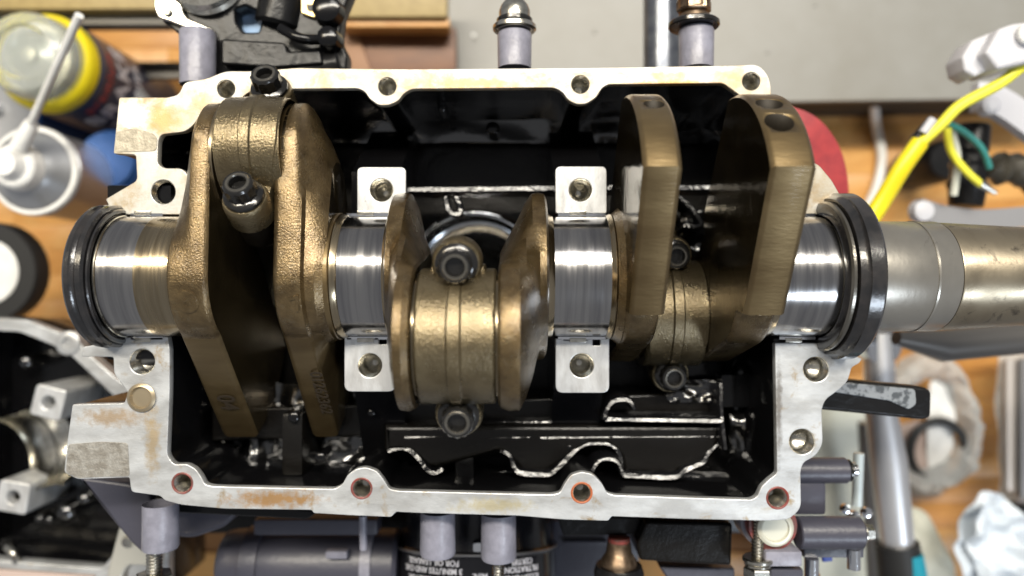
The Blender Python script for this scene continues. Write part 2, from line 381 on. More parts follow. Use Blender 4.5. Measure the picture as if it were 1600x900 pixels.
# spray cans (upright, seen from above)
def wrap_text(s, size, m, c, r, z, ang, sp=1.0):
    me = text_me(s, size, m, .5, spacing=sp)
    for v in me.vertices:
        a = ang + v.co.x / r; rr = r + 1.2 + v.co.z
        v.co = Vector((c[0] + rr * cos(a), c[1] + rr * sin(a), z + v.co.y))
    return me
zt = -640; c = P(58, 92, zt); cz = Vector((c.x, c.y, 0))
t = Th('spray_can', 'spray can with clear domed cap, yellow collar and dark blue label at the upper left', 'spray can', (c.x, c.y, ZT))
R1 = 122
t.add('can_body', lathe((c.x, c.y, 0), (0, 0, 1), [(ZT, 0), (ZT, R1 - 4), (ZT + 5, R1), (zt - 72, R1), (zt - 62, R1 - 8), (zt - 62, 0)], CANBLUE, 56))
t.add('collar', lathe((c.x, c.y, 0), (0, 0, 1), [(zt - 61, 0), (zt - 61, R1 - 2), (zt - 30, R1 - 1), (zt - 18, R1 - 8), (zt - 14, R1 - 14), (zt - 20, R1 - 16), (zt - 20, 0)], YEL, 56))
cap = t.add('clear_cap', lathe((c.x, c.y, 0), (0, 0, 1), [(zt - 19, R1 - 17), (zt + 40, R1 - 22), (zt + 54, R1 - 30), (zt + 60, R1 - 44), (zt + 60, 66), (zt + 52, 60), (zt + 52, 0)], CLEARC, 56))
t.add('valve_cup', lathe((c.x, c.y, 0), (0, 0, 1), [(zt - 18, 90), (zt + 4, 78), (zt + 8, 60), (zt + 2, 50), (zt + 10, 22), (zt + 34, 20), (zt + 36, 0)], mat('tinplate', (.60, .60, .54), .8, .25, bump=.1, bpx=20), 40))
fa = atan2(-c.y, -c.x) + .12
for (s_, sz, m_, z_) in (('premium', 46, PRINTR, zt - 105), ('BRAKE', 78, PRINTW, zt - 172), ('CLEANER', 44, PRINTW, zt - 245)):
    t.add('label_print', wrap_text(s_, sz, m_, (c.x, c.y), R1, z_, fa, 1.1))
# second can: silver with white nozzle
zt = -560; c = P(32, 262, zt)
t = Th('spray_can', 'silver spray can with white nozzle head below the can with the clear cap', 'spray can', (c.x, c.y, ZT), None)
R2 = 104
t.add('can_body', lathe((c.x, c.y, 0), (0, 0, 1), [(ZT, 0), (ZT, R2 - 4), (ZT + 5, R2), (zt - 70, R2), (zt - 66, R2 + 3), (zt - 58, R2 + 3), (zt - 54, R2 - 3), (zt - 20, R2 - 34), (zt - 8, R2 - 48), (zt - 8, 0)], SILV, 56))
t.add('rolled_seam', lathe((c.x, c.y, 0), (0, 0, 1), [(zt - 53, R2 - 3), (zt - 48, R2 + 3), (zt - 42, R2), (zt - 42, R2 - 9)], WHITE, 56))
t.add('nozzle', lathe((c.x, c.y, 0), (0, 0, 1), [(zt - 7, 0), (zt - 7, 54), (zt + 24, 50), (zt + 30, 44), (zt + 30, 34), (zt + 44, 30), (zt + 58, 26), (zt + 60, 0)], WHITE, 40))
s0, s1 = P(44, 205, zt + 50), P(124, 24, zt + 240)
t.add('straw_socket', tube([P(30, 228, zt + 40), P(50, 192, zt + 56)], [20, 15], WHITE, 14))
t.add('straw', tube([P(44, 203, zt + 50), s1], 8.5, WHITE, 12))
# blue cans deeper
for (px, py, zt, R_, m_, lab) in ((166, 250, -760, 82, CANB2, 'blue can standing between the silver spray can and the crankcase corner'), (-6, 170, -800, 110, CANB2, 'blue can at the left edge behind the white straw')):
    c = P(px, py, zt)
    t = Th('can', lab, 'can', (c.x, c.y, ZT))
    t.add('can_body', lathe((c.x, c.y, 0), (0, 0, 1), [(ZT, 0), (ZT, R_ - 4), (ZT + 5, R_), (zt - 20, R_), (zt - 6, R_ - 12), (zt - 6, 0)], m_, 40))
    t.add('rolled_seam', lathe((c.x, c.y, 0), (0, 0, 1), [(zt - 5, R_ - 13), (zt, R_ - 10), (zt - 2, R_ - 20), (zt - 3, 0)], SILV if R_ > 90 else CANB2, 40))
    t.add('label_print', wrap_text('OIL', 60, PRINTW, (c.x, c.y), R_, zt - 110, atan2(-c.y, -c.x)) if R_ == 82 else box((c.x, c.y, zt + 6), (30, 30, 20), SILV))
# white oval tape roll at the left edge
c = P(-22, 425, -700)
t = Th('tape_roll', 'black ring-shaped roll with a white core at the left edge', 'tape roll', c)
t.add('roll', lathe(c, (0, 0, 1), [(-60, 84), (-60, 122), (-54, 128), (-6, 128), (0, 124), (0, 84)], RUBM, 48, closed=True))
t.add('core', lathe(c, (0, 0, 1), cyl_prof(-50, 3, 83, 2), WHITE, 48))

# black throttle assembly behind the top flange, left
t = Th('throttle_assembly', 'oily black throttle assembly with a silver bracket, above the top flange at left', 'engine part', P(390, 60, -150))
Z = -150
def poly(pts, z0, z1, m, r=5, bev=2, zz=None): return plate(rounded(px2w(pts, z1 if zz is None else zz), r), [], z0, z1, m, bev, 2)
t.add('housing', plate(rounded(px2w([(262, -40), (560, -40), (535, 20), (530, 60), (543, 85), (540, 118), (335, 118), (332, 60), (300, 70), (250, 30)], Z), 8), [rounded(px2w([(366, 14), (384, 8), (411, 22), (404, 50), (380, 50), (368, 34)], Z), 4)], Z - 40, Z, BLKPL, 4, 2))
t.add('bracket', poly([(241, -20), (285, -20), (284, 16), (292, 28), (332, 44), (333, 54), (322, 53), (282, 40), (262, 32), (247, 28), (240, 12)], Z + 2, Z + 14, STEEL, 5, 3))
t.add('bracket_hole_bolt', lathe(P(262, 19, Z + 14), (0, 0, 1), cyl_prof(.2, 6, 8), BOLTL, 20))
t.add('spring_seat', lathe(P(318, -38, Z + 10), (0, -.3, -1), [(0, 0), (0, 62), (8, 66), (14, 60), (20, 66), (28, 60), (34, 56), (34, 0)], STEEL, 40))
t.add('lever', poly([(345, 60), (445, 66), (448, 80), (500, 78), (505, 100), (430, 106), (345, 100)], Z + 1, Z + 22, BLKPL, 6, 4))
t.add('linkage_arm', tube(smooth_path([P(438, 44, Z + 26), P(470, 60, Z + 34), P(500, 62, Z + 20)]), 9, BLACK, 12))
t.add('pivot_boss', lathe(P(515, 20, Z), (0, 0, 1), [(0, 0), (0, 28), (26, 24), (30, 16), (30, 0)], BLACK, 28))
t.add('pivot_boss', lathe(P(518, 66, Z), (0, 0, 1), [(0, 0), (0, 22), (30, 18), (34, 12), (34, 0)], BLACK, 28))
t.add('brass_plate', poly([(470, -10), (502, -10), (498, 12), (512, 22), (508, 32), (486, 26), (470, 20)], Z + 2, Z + 10, BRASS, 3, 1.5))
t.add('plate_slot', poly([(478, 6), (500, 8), (498, 18), (480, 16)], Z + 10.5, Z + 13, BLKPL, 2, .8))
t.add('cylinder_body', lathe(P(440, 10, Z - 10), (.2, 1, 0), cyl_prof(-40, 120, 40, 6), BLKPL, 32))
t.add('cap_end', lathe(P(520, 104, Z - 10), (1, .2, 0), cyl_prof(-60, 16, 26, 4), BLKPL, 28))
single('blue_card', box(P(388, 28, -196), (84, 74, 4), BLUELBL, (0, 0, 0), 1), 'pale blue and white card seen through the opening of the black throttle assembly', 'card', P(388, 28, -196))

# ================================================================== CRANKCASE
AY = 18.0
BOLT_UP = [(353, 139, 14), (605, 135, 14), (907, 132, 14), (1174, 127, 14)]
BOLT_LO = [(285, 755, 15), (565, 763, 15), (909, 770, 15), (1215, 778, 16), (1253, 690, 20), (1275, 577, 20)]
up_outer = [(283, 335, 3), (290, 322), (293, 272, 10), (283, 263, 6), (256, 263, 6), (246, 256), (247, 220), (252, 210, 8), (288, 206, 8), (300, 198), (317, 177), (340, 167), (373, 157), (387, 145, 8), (400, 141), (453, 139, 3),
            (560, 138, 10), (571, 144), (576, 153), (590, 164), (606, 165, 10), (622, 158), (631, 146), (643, 139, 8), (867, 137, 8), (880, 145), (887, 156), (900, 163), (916, 163, 10), (932, 152), (941, 137, 6), (951, 132, 4), (1130, 130, 6), (1145, 141, 6), (1160, 152, 8), (1190, 165), (1200, 180, 8),
            (1212, 240, 6), (1212, 335, 3), (1318, 335, 3), (1313, 305), (1300, 282), (1280, 258), (1240, 240, 14), (1206, 160), (1204, 122, 14), (1186, 100, 14), (1150, 102), (910, 106), (640, 108), (460, 106), (400, 111), (352, 111, 10), (322, 123, 8), (288, 128, 8), (279, 148, 8), (262, 152, 4), (186, 152, 3), (177, 240, 3), (212, 242, 4),
            (214, 282, 6), (165, 311, 2), (176, 335, 2)]
lo_outer = [(166, 528, 2), (262, 526, 2), (265, 545), (265, 610), (261, 712, 8), (272, 726, 6), (292, 725), (306, 733), (315, 746), (320, 757), (333, 760, 6), (523, 764, 6), (535, 757), (543, 742), (558, 732), (572, 730), (589, 736), (600, 750), (608, 764), (622, 767, 6),
            (862, 773, 6), (875, 770), (882, 756), (892, 742), (909, 737), (927, 741), (941, 756), (948, 770), (960, 774, 6), (1174, 781, 6), (1183, 776), (1190, 760), (1203, 748), (1214, 740), (1214, 720), (1211, 536, 3), (1318, 536, 2), (1321, 548, 3), (1347, 561, 2), (1343, 567, 2), (1331, 574, 3), (1325, 595, 6), (1310, 610, 10), (1290, 624, 8), (1284, 640, 6), (1286, 695, 10), (1274, 713, 10), (1256, 722, 6), (1251, 735, 6),
            (1252, 795, 12), (1233, 812, 10), (1195, 814, 4), (1070, 811), (956, 807, 2), (950, 814, 3), (880, 812), (810, 806), (660, 802), (619, 800, 2), (611, 808, 3), (560, 806), (490, 802, 2), (487, 797, 3), (350, 795), (283, 789, 10), (257, 782, 6), (251, 775), (205, 769, 6), (202, 746, 3), (121, 749, 6), (100, 738, 5), (105, 690), (113, 632, 3), (194, 630, 4), (200, 613, 5), (190, 600), (178, 583), (177, 558, 3), (127, 557, 2), (129, 542, 2), (160, 537, 2)]
blk = Th('crankcase', 'opened engine crankcase with bright machined split face and oily black interior', 'engine block', (0, 0, -300))
up_o = rounded(px2w(up_outer), 5); lo_o = rounded(px2w(lo_outer), 5)
flU = blk.add('split_flange', plate(up_o, [circ(*P(x, y)[:2], r) for x, y, r in BOLT_UP] + [circ(*P(255, 300)[:2], 19)], -14, 0, ALUW, 1.3), label='upper split flange of creamy yellow aluminium')
flL = blk.add('split_flange', plate(lo_o, [circ(*P(x, y)[:2], r) for x, y, r in BOLT_LO] + [circ(*P(222, 565)[:2], 20)], -14, 0, ALU, 1.3), label='lower split flange of clean bare aluminium')
def inset(pts, d):
    n = len(pts); out = []
    for i in range(n):
        a, b = pts[i - 1], pts[(i + 1) % n]; t_ = (b - a)
        if t_.length < 1e-6: out.append(pts[i]); continue
        t_.normalize(); out.append(pts[i] + Vector((-t_.y, t_.x)) * d)
    return out
def area(p): return sum(p[i - 1].x * p[i].y - p[i].x * p[i - 1].y for i in range(len(p))) / 2
for nm, oo in (('case_wall', up_o), ('case_wall', lo_o)):
    sg = 1 if area(oo) > 0 else -1
    blk.add(nm, plate(inset(oo, 2.2 * sg), [circ(*P(x, y)[:2], r + 1) for x, y, r in (BOLT_UP + [(255, 300, 19)] if oo is up_o else BOLT_LO + [(222, 565, 20)])], -330, -14.3, BLACK, 1.5))
# bored and tapped holes: thread liners
def bore(px, py, r, depth=60, m=STEEL, ring=None, rr=0, tap=True):
    c = P(px, py, 0)
    pr = [(-1.6, r - .15)]
    z = -3.0
    while z > -depth and tap:
        pr += [(z, r - .15), (z - 2.2, r - 2.2)]; z -= 4.4
    pr += [(-depth, r - 1.5), (-depth - 8, r * .4), (-depth - 9, 0)]
    o = blk.add('bolt_hole', lathe(c, (0, 0, 1), pr, m, 28))
    if ring:
        blk.add('sealant_ring', lathe(c, (0, 0, 1), [(-1.5, r - 1.2), (.3, r - 1.0), (1.0, r + .8), (.25, r + rr), (-.6, r + rr)], ring, 28), o)
for x, y, r in BOLT_UP: bore(x, y, r, 30, STEEL)
for i, (x, y, r) in enumerate(BOLT_LO):
    bore(x, y, r, 30, STEEL, (REDSEAL, REDSEAL, ORSEAL, REDSEAL, None, None)[i], 2.2)
bore(255, 300, 19, 34); bore(222, 565, 20, 34)
blk.add('dowel', lathe(P(222, 621, 0), (0, 0, 1), [(.2, 0), (.2, 21), (3, 22.5), (5, 19), (5.5, 17.5), (2, 16), (-.0, 15), (.6, 0)], mat('dull_bronze_plug', (.34, .28, .19), .7, .35), 32), label='bronze coloured hollow dowel')
ROUGH = mat('rough_cast_aluminium', (.30, .29, .265), .4, .5, (.20, .185, .16), 16, .4, .6, .8, 4)
blk.add('cast_face', plate(rounded(px2w([(107, 694), (158, 690), (200, 692), (203, 744), (160, 745), (122, 747), (103, 738)]), 5), [], -.5, .9, ROUGH, .5))
blk.add('cast_face', plate(rounded(px2w([(181, 206), (210, 200), (240, 208), (246, 216), (244, 236), (180, 238)]), 5), [], -.5, .9, mat('rough_tan_aluminium', (.40, .36, .28), .4, .5, (.28, .25, .19), 12, .4, .6, .6, 4), .5))
# floor with cylinder bores
bores = [(-377, AY), (-72, AY - 8), (268, AY)]
flo = [(-560, 318), (430, 318), (430, -360), (-560, -360)]
blk.add('case_floor', plate([Vector(p) for p in flo], [circ(x, y, 140, 64) for x, y in bores], -360, -262, BLACKR, 2))
for x, y in bores:
    l = blk.add('cylinder_liner', lathe((x, y, 0), (0, 0, 1), [(-258, 139.5), (-256, 136), (-256, 130), (-262, 127), (-420, 127), (-422, 122), (-424, 112), (-432, 108), (-600, 108)], CHROME if x == -72 else STEEL, 72))
    blk.add('piston_underside', lathe((x, y, 0), (0, 0, 1), [(-470, 126), (-470, 96), (-500, 90), (-530, 60), (-534, 0)], BLACKR, 48), l)
# bulkheads with bearing saddles
RJ = 93.0
def bulkhead(x0, x1, yt, yb, zt, ys):
    """saddle wall: yz profile with half-round cut, extruded in x. ys: outer y extents"""
    pts = []
    for i in range(25):
        a = pi + pi * i / 24; pts.append((AY + 99 * cos(a), min(zt, 99 * sin(a))))
    prof = [(ys[0], -330), (ys[0], -180), (yb - 12, -74), (yb - 4, zt - 8), (yb - 2, zt)] + pts + [(yt + 2, zt), (yt + 4, zt - 8), (yt + 12, -74), (ys[1], -240), (ys[1], -330)]
    bm = bmesh.new()
    A = [bm.verts.new((x0, p[0], p[1])) for p in prof]; B = [bm.verts.new((x1, p[0], p[1])) for p in prof]
    n = len(prof)
    for i in range(n): bm.faces.new((A[i], A[(i + 1) % n], B[(i + 1) % n], B[i]))
    bmesh.ops.triangulate(bm, faces=[bm.faces.new(A), bm.faces.new(list(reversed(B)))])
    return fin(bm, BLACK, 25)
def y_of(py, z=0): return P(0, py, z).y
blk.add('bulkhead', bulkhead(-262, -184, y_of(262), y_of(611), -52, (-345, 300)))
blk.add('bulkhead', bulkhead(68, 150, y_of(262), y_of(614), -52, (-345, 300)))
blk.add('bulkhead', bulkhead(-640, -540, y_of(290), y_of(560), -14.6, (-120, 150)))
blk.add('bulkhead', bulkhead(414, 500, y_of(290), y_of(560), -14.6, (-120, 150)))
for (x0, y0, x1, y1, hx, hy, hr, tang) in ((558, 261, 634, 333, 596, 297, 18, 0), (868, 260, 948, 333, 907, 297, 18, 0), (538, 527, 618, 612, 578, 571, 19, 1), (868, 529, 952, 614, 909, 571, 19, 1)):
    if not tang: ol = [(x0, y0, 9), (x1, y0, 9), (x1, y1, 3), (x0, y1, 3)]
    else: ol = [(x0, y0, 1), (x0 + 12, y0, 1), (x0 + 12, y0 + 3, 1), (x1 - 34, y0 + 3, 1), (x1 - 34, y0, 1), (x1 - 26, y0, 1), (x1 - 26, y0 + 11, 1), (x1 - 14, y0 + 11, 1), (x1 - 14, y0, 1), (x1, y0, 1), (x1, y1, 12), (x0, y1, 12)]
    pd = blk.add('bearing_pad', plate(rounded(px2w(ol), 3), [circ(*P(hx, hy)[:2], hr)], -8, 0, PADM, 1.2))
    blk.add('pad_block', plate(rounded(px2w(ol), 3), [circ(*P(hx, hy)[:2], hr + 1)], -51.8, -8.3, BLACK, 1), pd)
    c = P(hx, hy)
    pr = [(-1.5, hr), (-6, hr - 2.5)]; z = -8
    while z > -34: pr += [(z, hr - 2.5), (z - 2.2, hr - 4.6)]; z -= 4.4
    pr += [(-38, hr - 5), (-48, 5), (-49, 0)]
    blk.add('bolt_hole', lathe(c, (0, 0, 1), pr, STEEL, 28), pd)
# bearing shells lining the saddles (lower halves)
for x0, x1 in ((-262, -184), (68, 150), (-600, -542), (414, 478)):
    blk.add('bearing_shell', lathe((x0 + 4, AY, 0), (1, 0, 0), [(0, 94.2), (0, 98.6), (x1 - x0 - 8, 98.6), (x1 - x0 - 8, 94.2)], CHROME, 30, a0=0, a1=pi, closed=True))
    for sy in (1, -1):
        blk.add('shell_lip', box(((x0 + x1) / 2 - 6, AY + sy * 99.5, -1.8), (26, 7, 7), STEEL, bev=1))

def sheet(pts, z, m, amp=10, px=60, thick=2, sub=40, seed=0):
    """crumpled sheet: grid clipped to the outline"""
    q = [Vector(p) for p in rounded(px2w(pts, z), 20)]
    bm = bmesh.new(); xs = [p.x for p in q]; ys = [p.y for p in q]
    bm.faces.new([bm.verts.new((p.x, p.y, z)) for p in q])
    x0, x1, y0, y1 = min(xs), max(xs), min(ys), max(ys); nx = sub
    for i in range(1, nx):
        g = bm.verts[:] + bm.edges[:] + bm.faces[:]; xx = x0 + (x1 - x0) * i / nx
        bmesh.ops.bisect_plane(bm, geom=g, plane_co=(xx, 0, 0), plane_no=(1, 0, 0))
    for i in range(1, nx):
        g = bm.verts[:] + bm.edges[:] + bm.faces[:]; yy = y0 + (y1 - y0) * i / nx
        bmesh.ops.bisect_plane(bm, geom=g, plane_co=(0, yy, 0), plane_no=(0, 1, 0))
    from mathutils import noise as nz
    for v in bm.verts:
        k = Vector((v.co.x / px + seed, v.co.y / px, seed * .7)); v.co.z += amp * (nz.noise(k) + .5 * nz.noise(k * 2.3) + .35 * (1 - 2 * abs(nz.noise(k * 1.4))))
    r_ = bmesh.ops.extrude_face_region(bm, geom=bm.faces[:])
    for e in r_['geom']:
        if isinstance(e, bmesh.types.BMVert): e.co.z += thick
    return fin(bm, m, 85)
for pts_, z_, am_, px_, sb_, sd_ in (
        ([(262, 560), (360, 560), (440, 600), (540, 600), (600, 640), (600, 760), (262, 760)], -200, 26, 42, 44, 3),
        ([(1035, 596), (1135, 590), (1136, 628), (1040, 628)], -150, 16, 30, 26, 5),
        ([(1140, 560), (1212, 560), (1212, 760), (1140, 760)], -170, 22, 36, 30, 8),
        ([(600, 735), (1140, 735), (1140, 775), (600, 775)], -150, 18, 46, 44, 11),
        ([(455, 130), (1150, 130), (1150, 225), (455, 225)], -235, 12, 60, 44, 14),
        ([(1058, 330), (1180, 330), (1180, 400), (1058, 400)], -200, 16, 40, 26, 17)):
    blk.add('rough_casting', sheet(pts_, z_, WETC, am_ * .9, px_ * 1.5, 3, sb_, sd_))
# cast ribs and oily beads inside the case
BEADM = mat('wet_rib_black_paint', (.006, .006, .007), 0, .18, bump=.15, bpx=9, bump2=.4, bpx2=26, rvar=.12, spec=.5)
def bead(pts, z, r=5, m=BLACK, nm='cast_rib', up=None, drop=60):
    # rib top shaped for its highlight: tilted to mirror the strip lamp into the camera
    path = smooth_path([P(x, y, z) for x, y in pts], 5); n = len(path)
    my = sum(p.y for p in path) / n
    th_c = math.atan2(-my, D - z); th_l = math.atan2(2580 - my, 4660 - z); sl = math.tan((th_c + th_l) / 2)
    for p in path: p.z -= sl * .7 * (p.y - my)
    m = BEADM
    bm = bmesh.new(); rings = []; w_ = r * .52
    from mathutils import noise as nz
    for k, p in enumerate(path):
        t_ = (path[min(k + 1, n - 1)] - path[max(k - 1, 0)]).normalized(); q = Vector((-t_.y, t_.x, 0))
        ww = w_ * (1 + .35 * nz.noise(Vector((p.x / 25, p.y / 25, z)))); row = []
        for a, dz in ((-2.1, -drop), (-1.9, -5), (-1, 0), (1, 0), (1.9, -5), (2.1, -drop)):
            o_ = q * a * ww; row.append(bm.verts.new(p + o_ + Vector((0, 0, dz - sl * o_.y + .5 * nz.noise(Vector((p.x / 18, p.y / 18, 3)))))))
        rings.append(row)
    for A_, B_ in zip(rings, rings[1:]):
        for k in range(5): bm.faces.new((A_[k], A_[k + 1], B_[k + 1], B_[k]))
    bm.faces.new(rings[0]); bm.faces.new(list(reversed(rings[-1])))
    blk.add(nm, fin(bm, m, 24))
bead([(640, 296), (700, 296), (780, 295), (868, 294)], -130, 7, GL)
bead([(948, 293), (1000, 293), (1080, 293), (1200, 291)], -130, 7, GL)
bead([(605, 706), (624, 701), (640, 705), (655, 718), (668, 733), (680, 738), (692, 732)], -95, 6, GL)
bead([(782, 705), (796, 712), (804, 730), (815, 738), (855, 740), (872, 730), (890, 713), (906, 700), (922, 694), (950, 694), (963, 701), (970, 716), (972, 738), (990, 742), (1052, 744), (1068, 735), (1084, 728), (1100, 721), (1108, 708), (1128, 690)], -95, 6, GL)
bead([(944, 655), (1000, 656), (1130, 658)], -80, 5, GL)
bead([(944, 655), (948, 640), (960, 627), (982, 626), (992, 640)], -80, 5, GL)
bead([(632, 683), (690, 681)], -100, 3.5, GL); bead([(757, 684), (828, 682)], -100, 3.5, GL); bead([(845, 684), (960, 682), (1126, 681)], -100, 3.5, GL)
bead([(925, 752), (925, 738), (935, 722), (950, 718), (965, 722), (972, 736)], -70, 4, GL)
bead([(755, 660), (930, 661)], -120, 4, GL)
bead([(1130, 600), (1128, 650), (1130, 700)], -85, 5, GL)
bead([(1056, 300), (1085, 330), (1095, 352), (1068, 352)], -140, 6, GL)
bead([(1105, 368), (1130, 366), (1165, 372)], -140, 5, GL)
bead([(695, 300), (702, 330), (720, 332), (712, 305)], -140, 6, GL)
# raised land between the ribs
blk.add('oil_gallery_land', plate(rounded(px2w([(600, 664), (1128, 664), (1126, 690), (1104, 720), (1066, 735), (1050, 743), (975, 741), (968, 712), (950, 694), (920, 694), (872, 728), (852, 739), (815, 737), (800, 722), (780, 705), (690, 730), (668, 732), (640, 706), (600, 706)], -100), 5), [], -250, -100, BLACKR, 9, 3), label='rough oil gallery land')
blk.add('step', plate(rounded(px2w([(330, 640), (1128, 612), (1128, 662), (330, 690)], -150), 5), [], -258, -150, BLACKR, 4, 2))
blk.add('cast_web', box(P(725, 700, -110) - Vector((0, 0, 60)), (34, 150, 130), BLACK, (0, 0, 2), 8))
blk.add('cast_web', box(P(456, 695, -80) - Vector((0, 0, 60)), (36, 105, 120), BLACKR, (0, 0, 0), 7))
blk.add('cast_web', box(P(1080, 590, -190) - Vector((0, 0, 20)), (120, 70, 60), BLACK, (0, 0, 14), 12))
blk.add('cast_web', box(P(1150, 610, -150) - Vector((0, 0, 20)), (60, 60, 60), BLACK, (0, 0, 0), 8))
def nub(px, py, z, r, m=BLACK, h=.28): blk.add('cast_boss', lathe(P(px, py, z), (0, 0, 1), [(-50, r), (0, r), (r * h * .4, r * .85), (r * h * .8, r * .5), (r * h, 0)], m, 22))
for a in ((500, 716, -70, 9), (458, 652, -70, 9), (580, 645, -90, 6), (550, 745, -60, 10), (890, 700, -98, 5), (290, 238, -90, 5), (770, 200, -160, 12), (690, 168, -120, 7), (640, 215, -160, 6)): nub(*a)
# outer bosses with studs
def boss(px, py0, py1, z, r, nm='mounting_boss', m=GREYP):
    a, b = P(px, py0, z), P(px, py1, z); d = (b - a); L = d.length
    return blk.add(nm, lathe(a, d, [(-4, r * .97), (L - 5, r), (L - 1, r - 2), (L, r - 5), (L, 0)], m, 36))
boss(309, 130, 48, -120, 30); boss(804, 104, 50, -70, 28.5); boss(1088, 104, 44, -70, 29)
boss(251, 790, 858, -70, 29); boss(684, 802, 868, -70, 29.5); boss(779, 805, 874, -70, 29.5)
def stud(px, py0, py1, z, r, m=STEEL, nut=None):
    a, b = P(px, py0, z), P(px, py1, z); d = b - a; L = d.length
    s_ = blk.add('stud', lathe(a, d, thread_prof(0, L, r, 5.5, 2.0), m, 24)); return s_, a, d, L
s_, a, d, L = stud(804, 50, 6, -70, 14, STEEL)
blk.add('washer', lathe(a, d, cyl_prof(.5, 12, 36, 3), STEEL, 36), s_)
blk.add('spring_washer', lathe(a, d, cyl_prof(13, 22, 30, 2), BOLTM, 32), s_)
blk.add('cap_nut', lathe(a, d, [(23, 0), (23, 26), (34, 26), (44, 22), (54, 14), (58, 0)], STEEL, 24), s_)
s_, a, d, L = stud(1084, 44, 0, -70, 15, BROWNB)
blk.add('washer', lathe(a, d, cyl_prof(.5, 10, 42, 2), BOLTM, 36), s_)
blk.add('collar_nut', lathe(a, d, [(11, 0), (11, 28), (20, 26), (25, 20), (30, 27), (48, 27), (54, 22), (60, 0)], BROWNB, 24), s_)
blk.add('hex_nut', fin(hexnut_bm(a, d, 26, 46, 29), BROWNB, 25), s_)
s_, a, d, L = stud(241, 858, 905, -70, 13, STEEL)
blk.add('hex_nut', fin(hexnut_bm(a, d, 40, 66, 30), STEEL, 25), s_)
s_, a, d, L = stud(778, 872, 910, -70, 10, STEEL)
s_, a, d, L = stud(1184, 812, 905, -75, 11, STEEL)
blk.add('washer', lathe(a, d, cyl_prof(62, 70, 25, 2), STEEL, 32), s_)
blk.add('washer', lathe(a, d, cyl_prof(71, 77, 22, 2), STEEL, 32), s_)
blk.add('hex_nut', fin(hexnut_bm(a, d, 78, 100, 24), STEEL, 25), s_)

# ================================================================== CRANKSHAFT
crk = Th('crankshaft', 'three throw forged crankshaft lying across the open crankcase', 'crankshaft', (0, AY, 0))
O = Vector((0, AY, 0)); X = (1, 0, 0)
def ring(name, prof, m, seg=96, label=None): return crk.add(name, lathe(O, X, prof, m, seg), None, label)
def journal(x0, x1, m, colx=None):
    j = ring('main_journal', [(x0, 0), (x0, RJ), (x1, RJ), (x1, 0)], m, 128); return j
j1 = journal(-612, -545, JOUR); ring('main_journal', [(-545, 0), (-545, RJ + .2), (-480, RJ + .2), (-480, 0)], JOURY, 128)
j2 = journal(-256, -180, JOUR); j3 = journal(52, 146, JOUR); j4 = journal(380, 476, JOUR)
for x0, x1, r0, r1, m in ((-296, -264, 97, 99, MACH), (-264, -253, 97, 95, JOURY), (-188, -176, 95, 100, JOURY), (48, 62, 100, 95, JOURY), (144, 152, 95, 98, JOURY), (153, 165, 98, 106, FORGE), (372, 392, 100, 95, JOURY)):
    ring('fillet_collar', [(x0, 0), (x0, r0 - 1), (x0 + 1.5, r0), (x1 - 1.5, r1), (x1, r1 - 1), (x1, 0)], m)
ring('seal_seat', [(476, 0), (476, 88), (486, 90), (500, 86), (530, 86), (652, 85.5), (655, 83.5), (655, 0)], SHAFT, 96, 'dull grey plain section of the shaft')
ring('shaft_band', [(618, 85.2), (618, 86.4), (621, 86.4), (621, 85.2)], SHAFT)
ring('taper', [(656, 0), (656, 83.5), (658, 84), (1000, 66), (1002, 64), (1002, 0)], SHAFTB, 96, 'brown stained tapered nose')
crk.add('keyway', box((760, AY - 66, -34), (170, 10, 12), BOLTM, (18, 0, -3), 1))

def hull(pts):
    pts = sorted(set((round(a, 4), round(b, 4)) for a, b in pts))
    def half(p):
        h = []
        for q in p:
            while len(h) > 1 and (h[-1][0] - h[-2][0]) * (q[1] - h[-2][1]) - (h[-1][1] - h[-2][1]) * (q[0] - h[-2][0]) <= 0: h.pop()
            h.append(q)
        return h
    return half(pts)[:-1] + half(pts[::-1])[:-1]
def cpts(c, r, n=56): return [(c[0] + r * cos(2 * pi * i / n), c[1] + r * sin(2 * pi * i / n)) for i in range(n)]
def lobes(h, p, pin): return hull(cpts((0, 0), h) + cpts(pin, p))
def cweight(cdeg, half0, a0, half1, a1, apex, k=0.0):
    c = radians(cdeg); u = (cos(c), sin(c)); v = (-sin(c), cos(c))
    pts = [(-10 + 0, half0 * .5), (-10, -half0 * .5), (a0, half0), (a0, -half0), (a1, half1), (a1, -half1)]
    sag = apex - a1; R = (half1 ** 2 + sag ** 2) / (2 * sag); cc = apex - R; am = math.asin(min(1, half1 / R))
    for i in range(-12, 13):
        a = am * i / 12; pts.append((cc + R * cos(a), R * sin(a)))
    return hull([((p[0] - k) * u[0] + p[1] * v[0], (p[0] - k) * u[1] + p[1] * v[1]) for p in pts])
def radial(poly, c, th):
    d = (cos(th), sin(th)); best = 0
    n = len(poly)
    for i in range(n):
        a, b = poly[i], poly[(i + 1) % n]; e = (b[0] - a[0], b[1] - a[1]); f = (a[0] - c[0], a[1] - c[1])
        den = d[0] * e[1] - d[1] * e[0]
        if abs(den) < 1e-9: continue
        t_ = (f[0] * e[1] - f[1] * e[0]) / den; s_ = (f[0] * d[1] - f[1] * d[0]) / den
        if t_ > 0 and -1e-6 <= s_ <= 1 + 1e-6: best = max(best, t_)
    return best
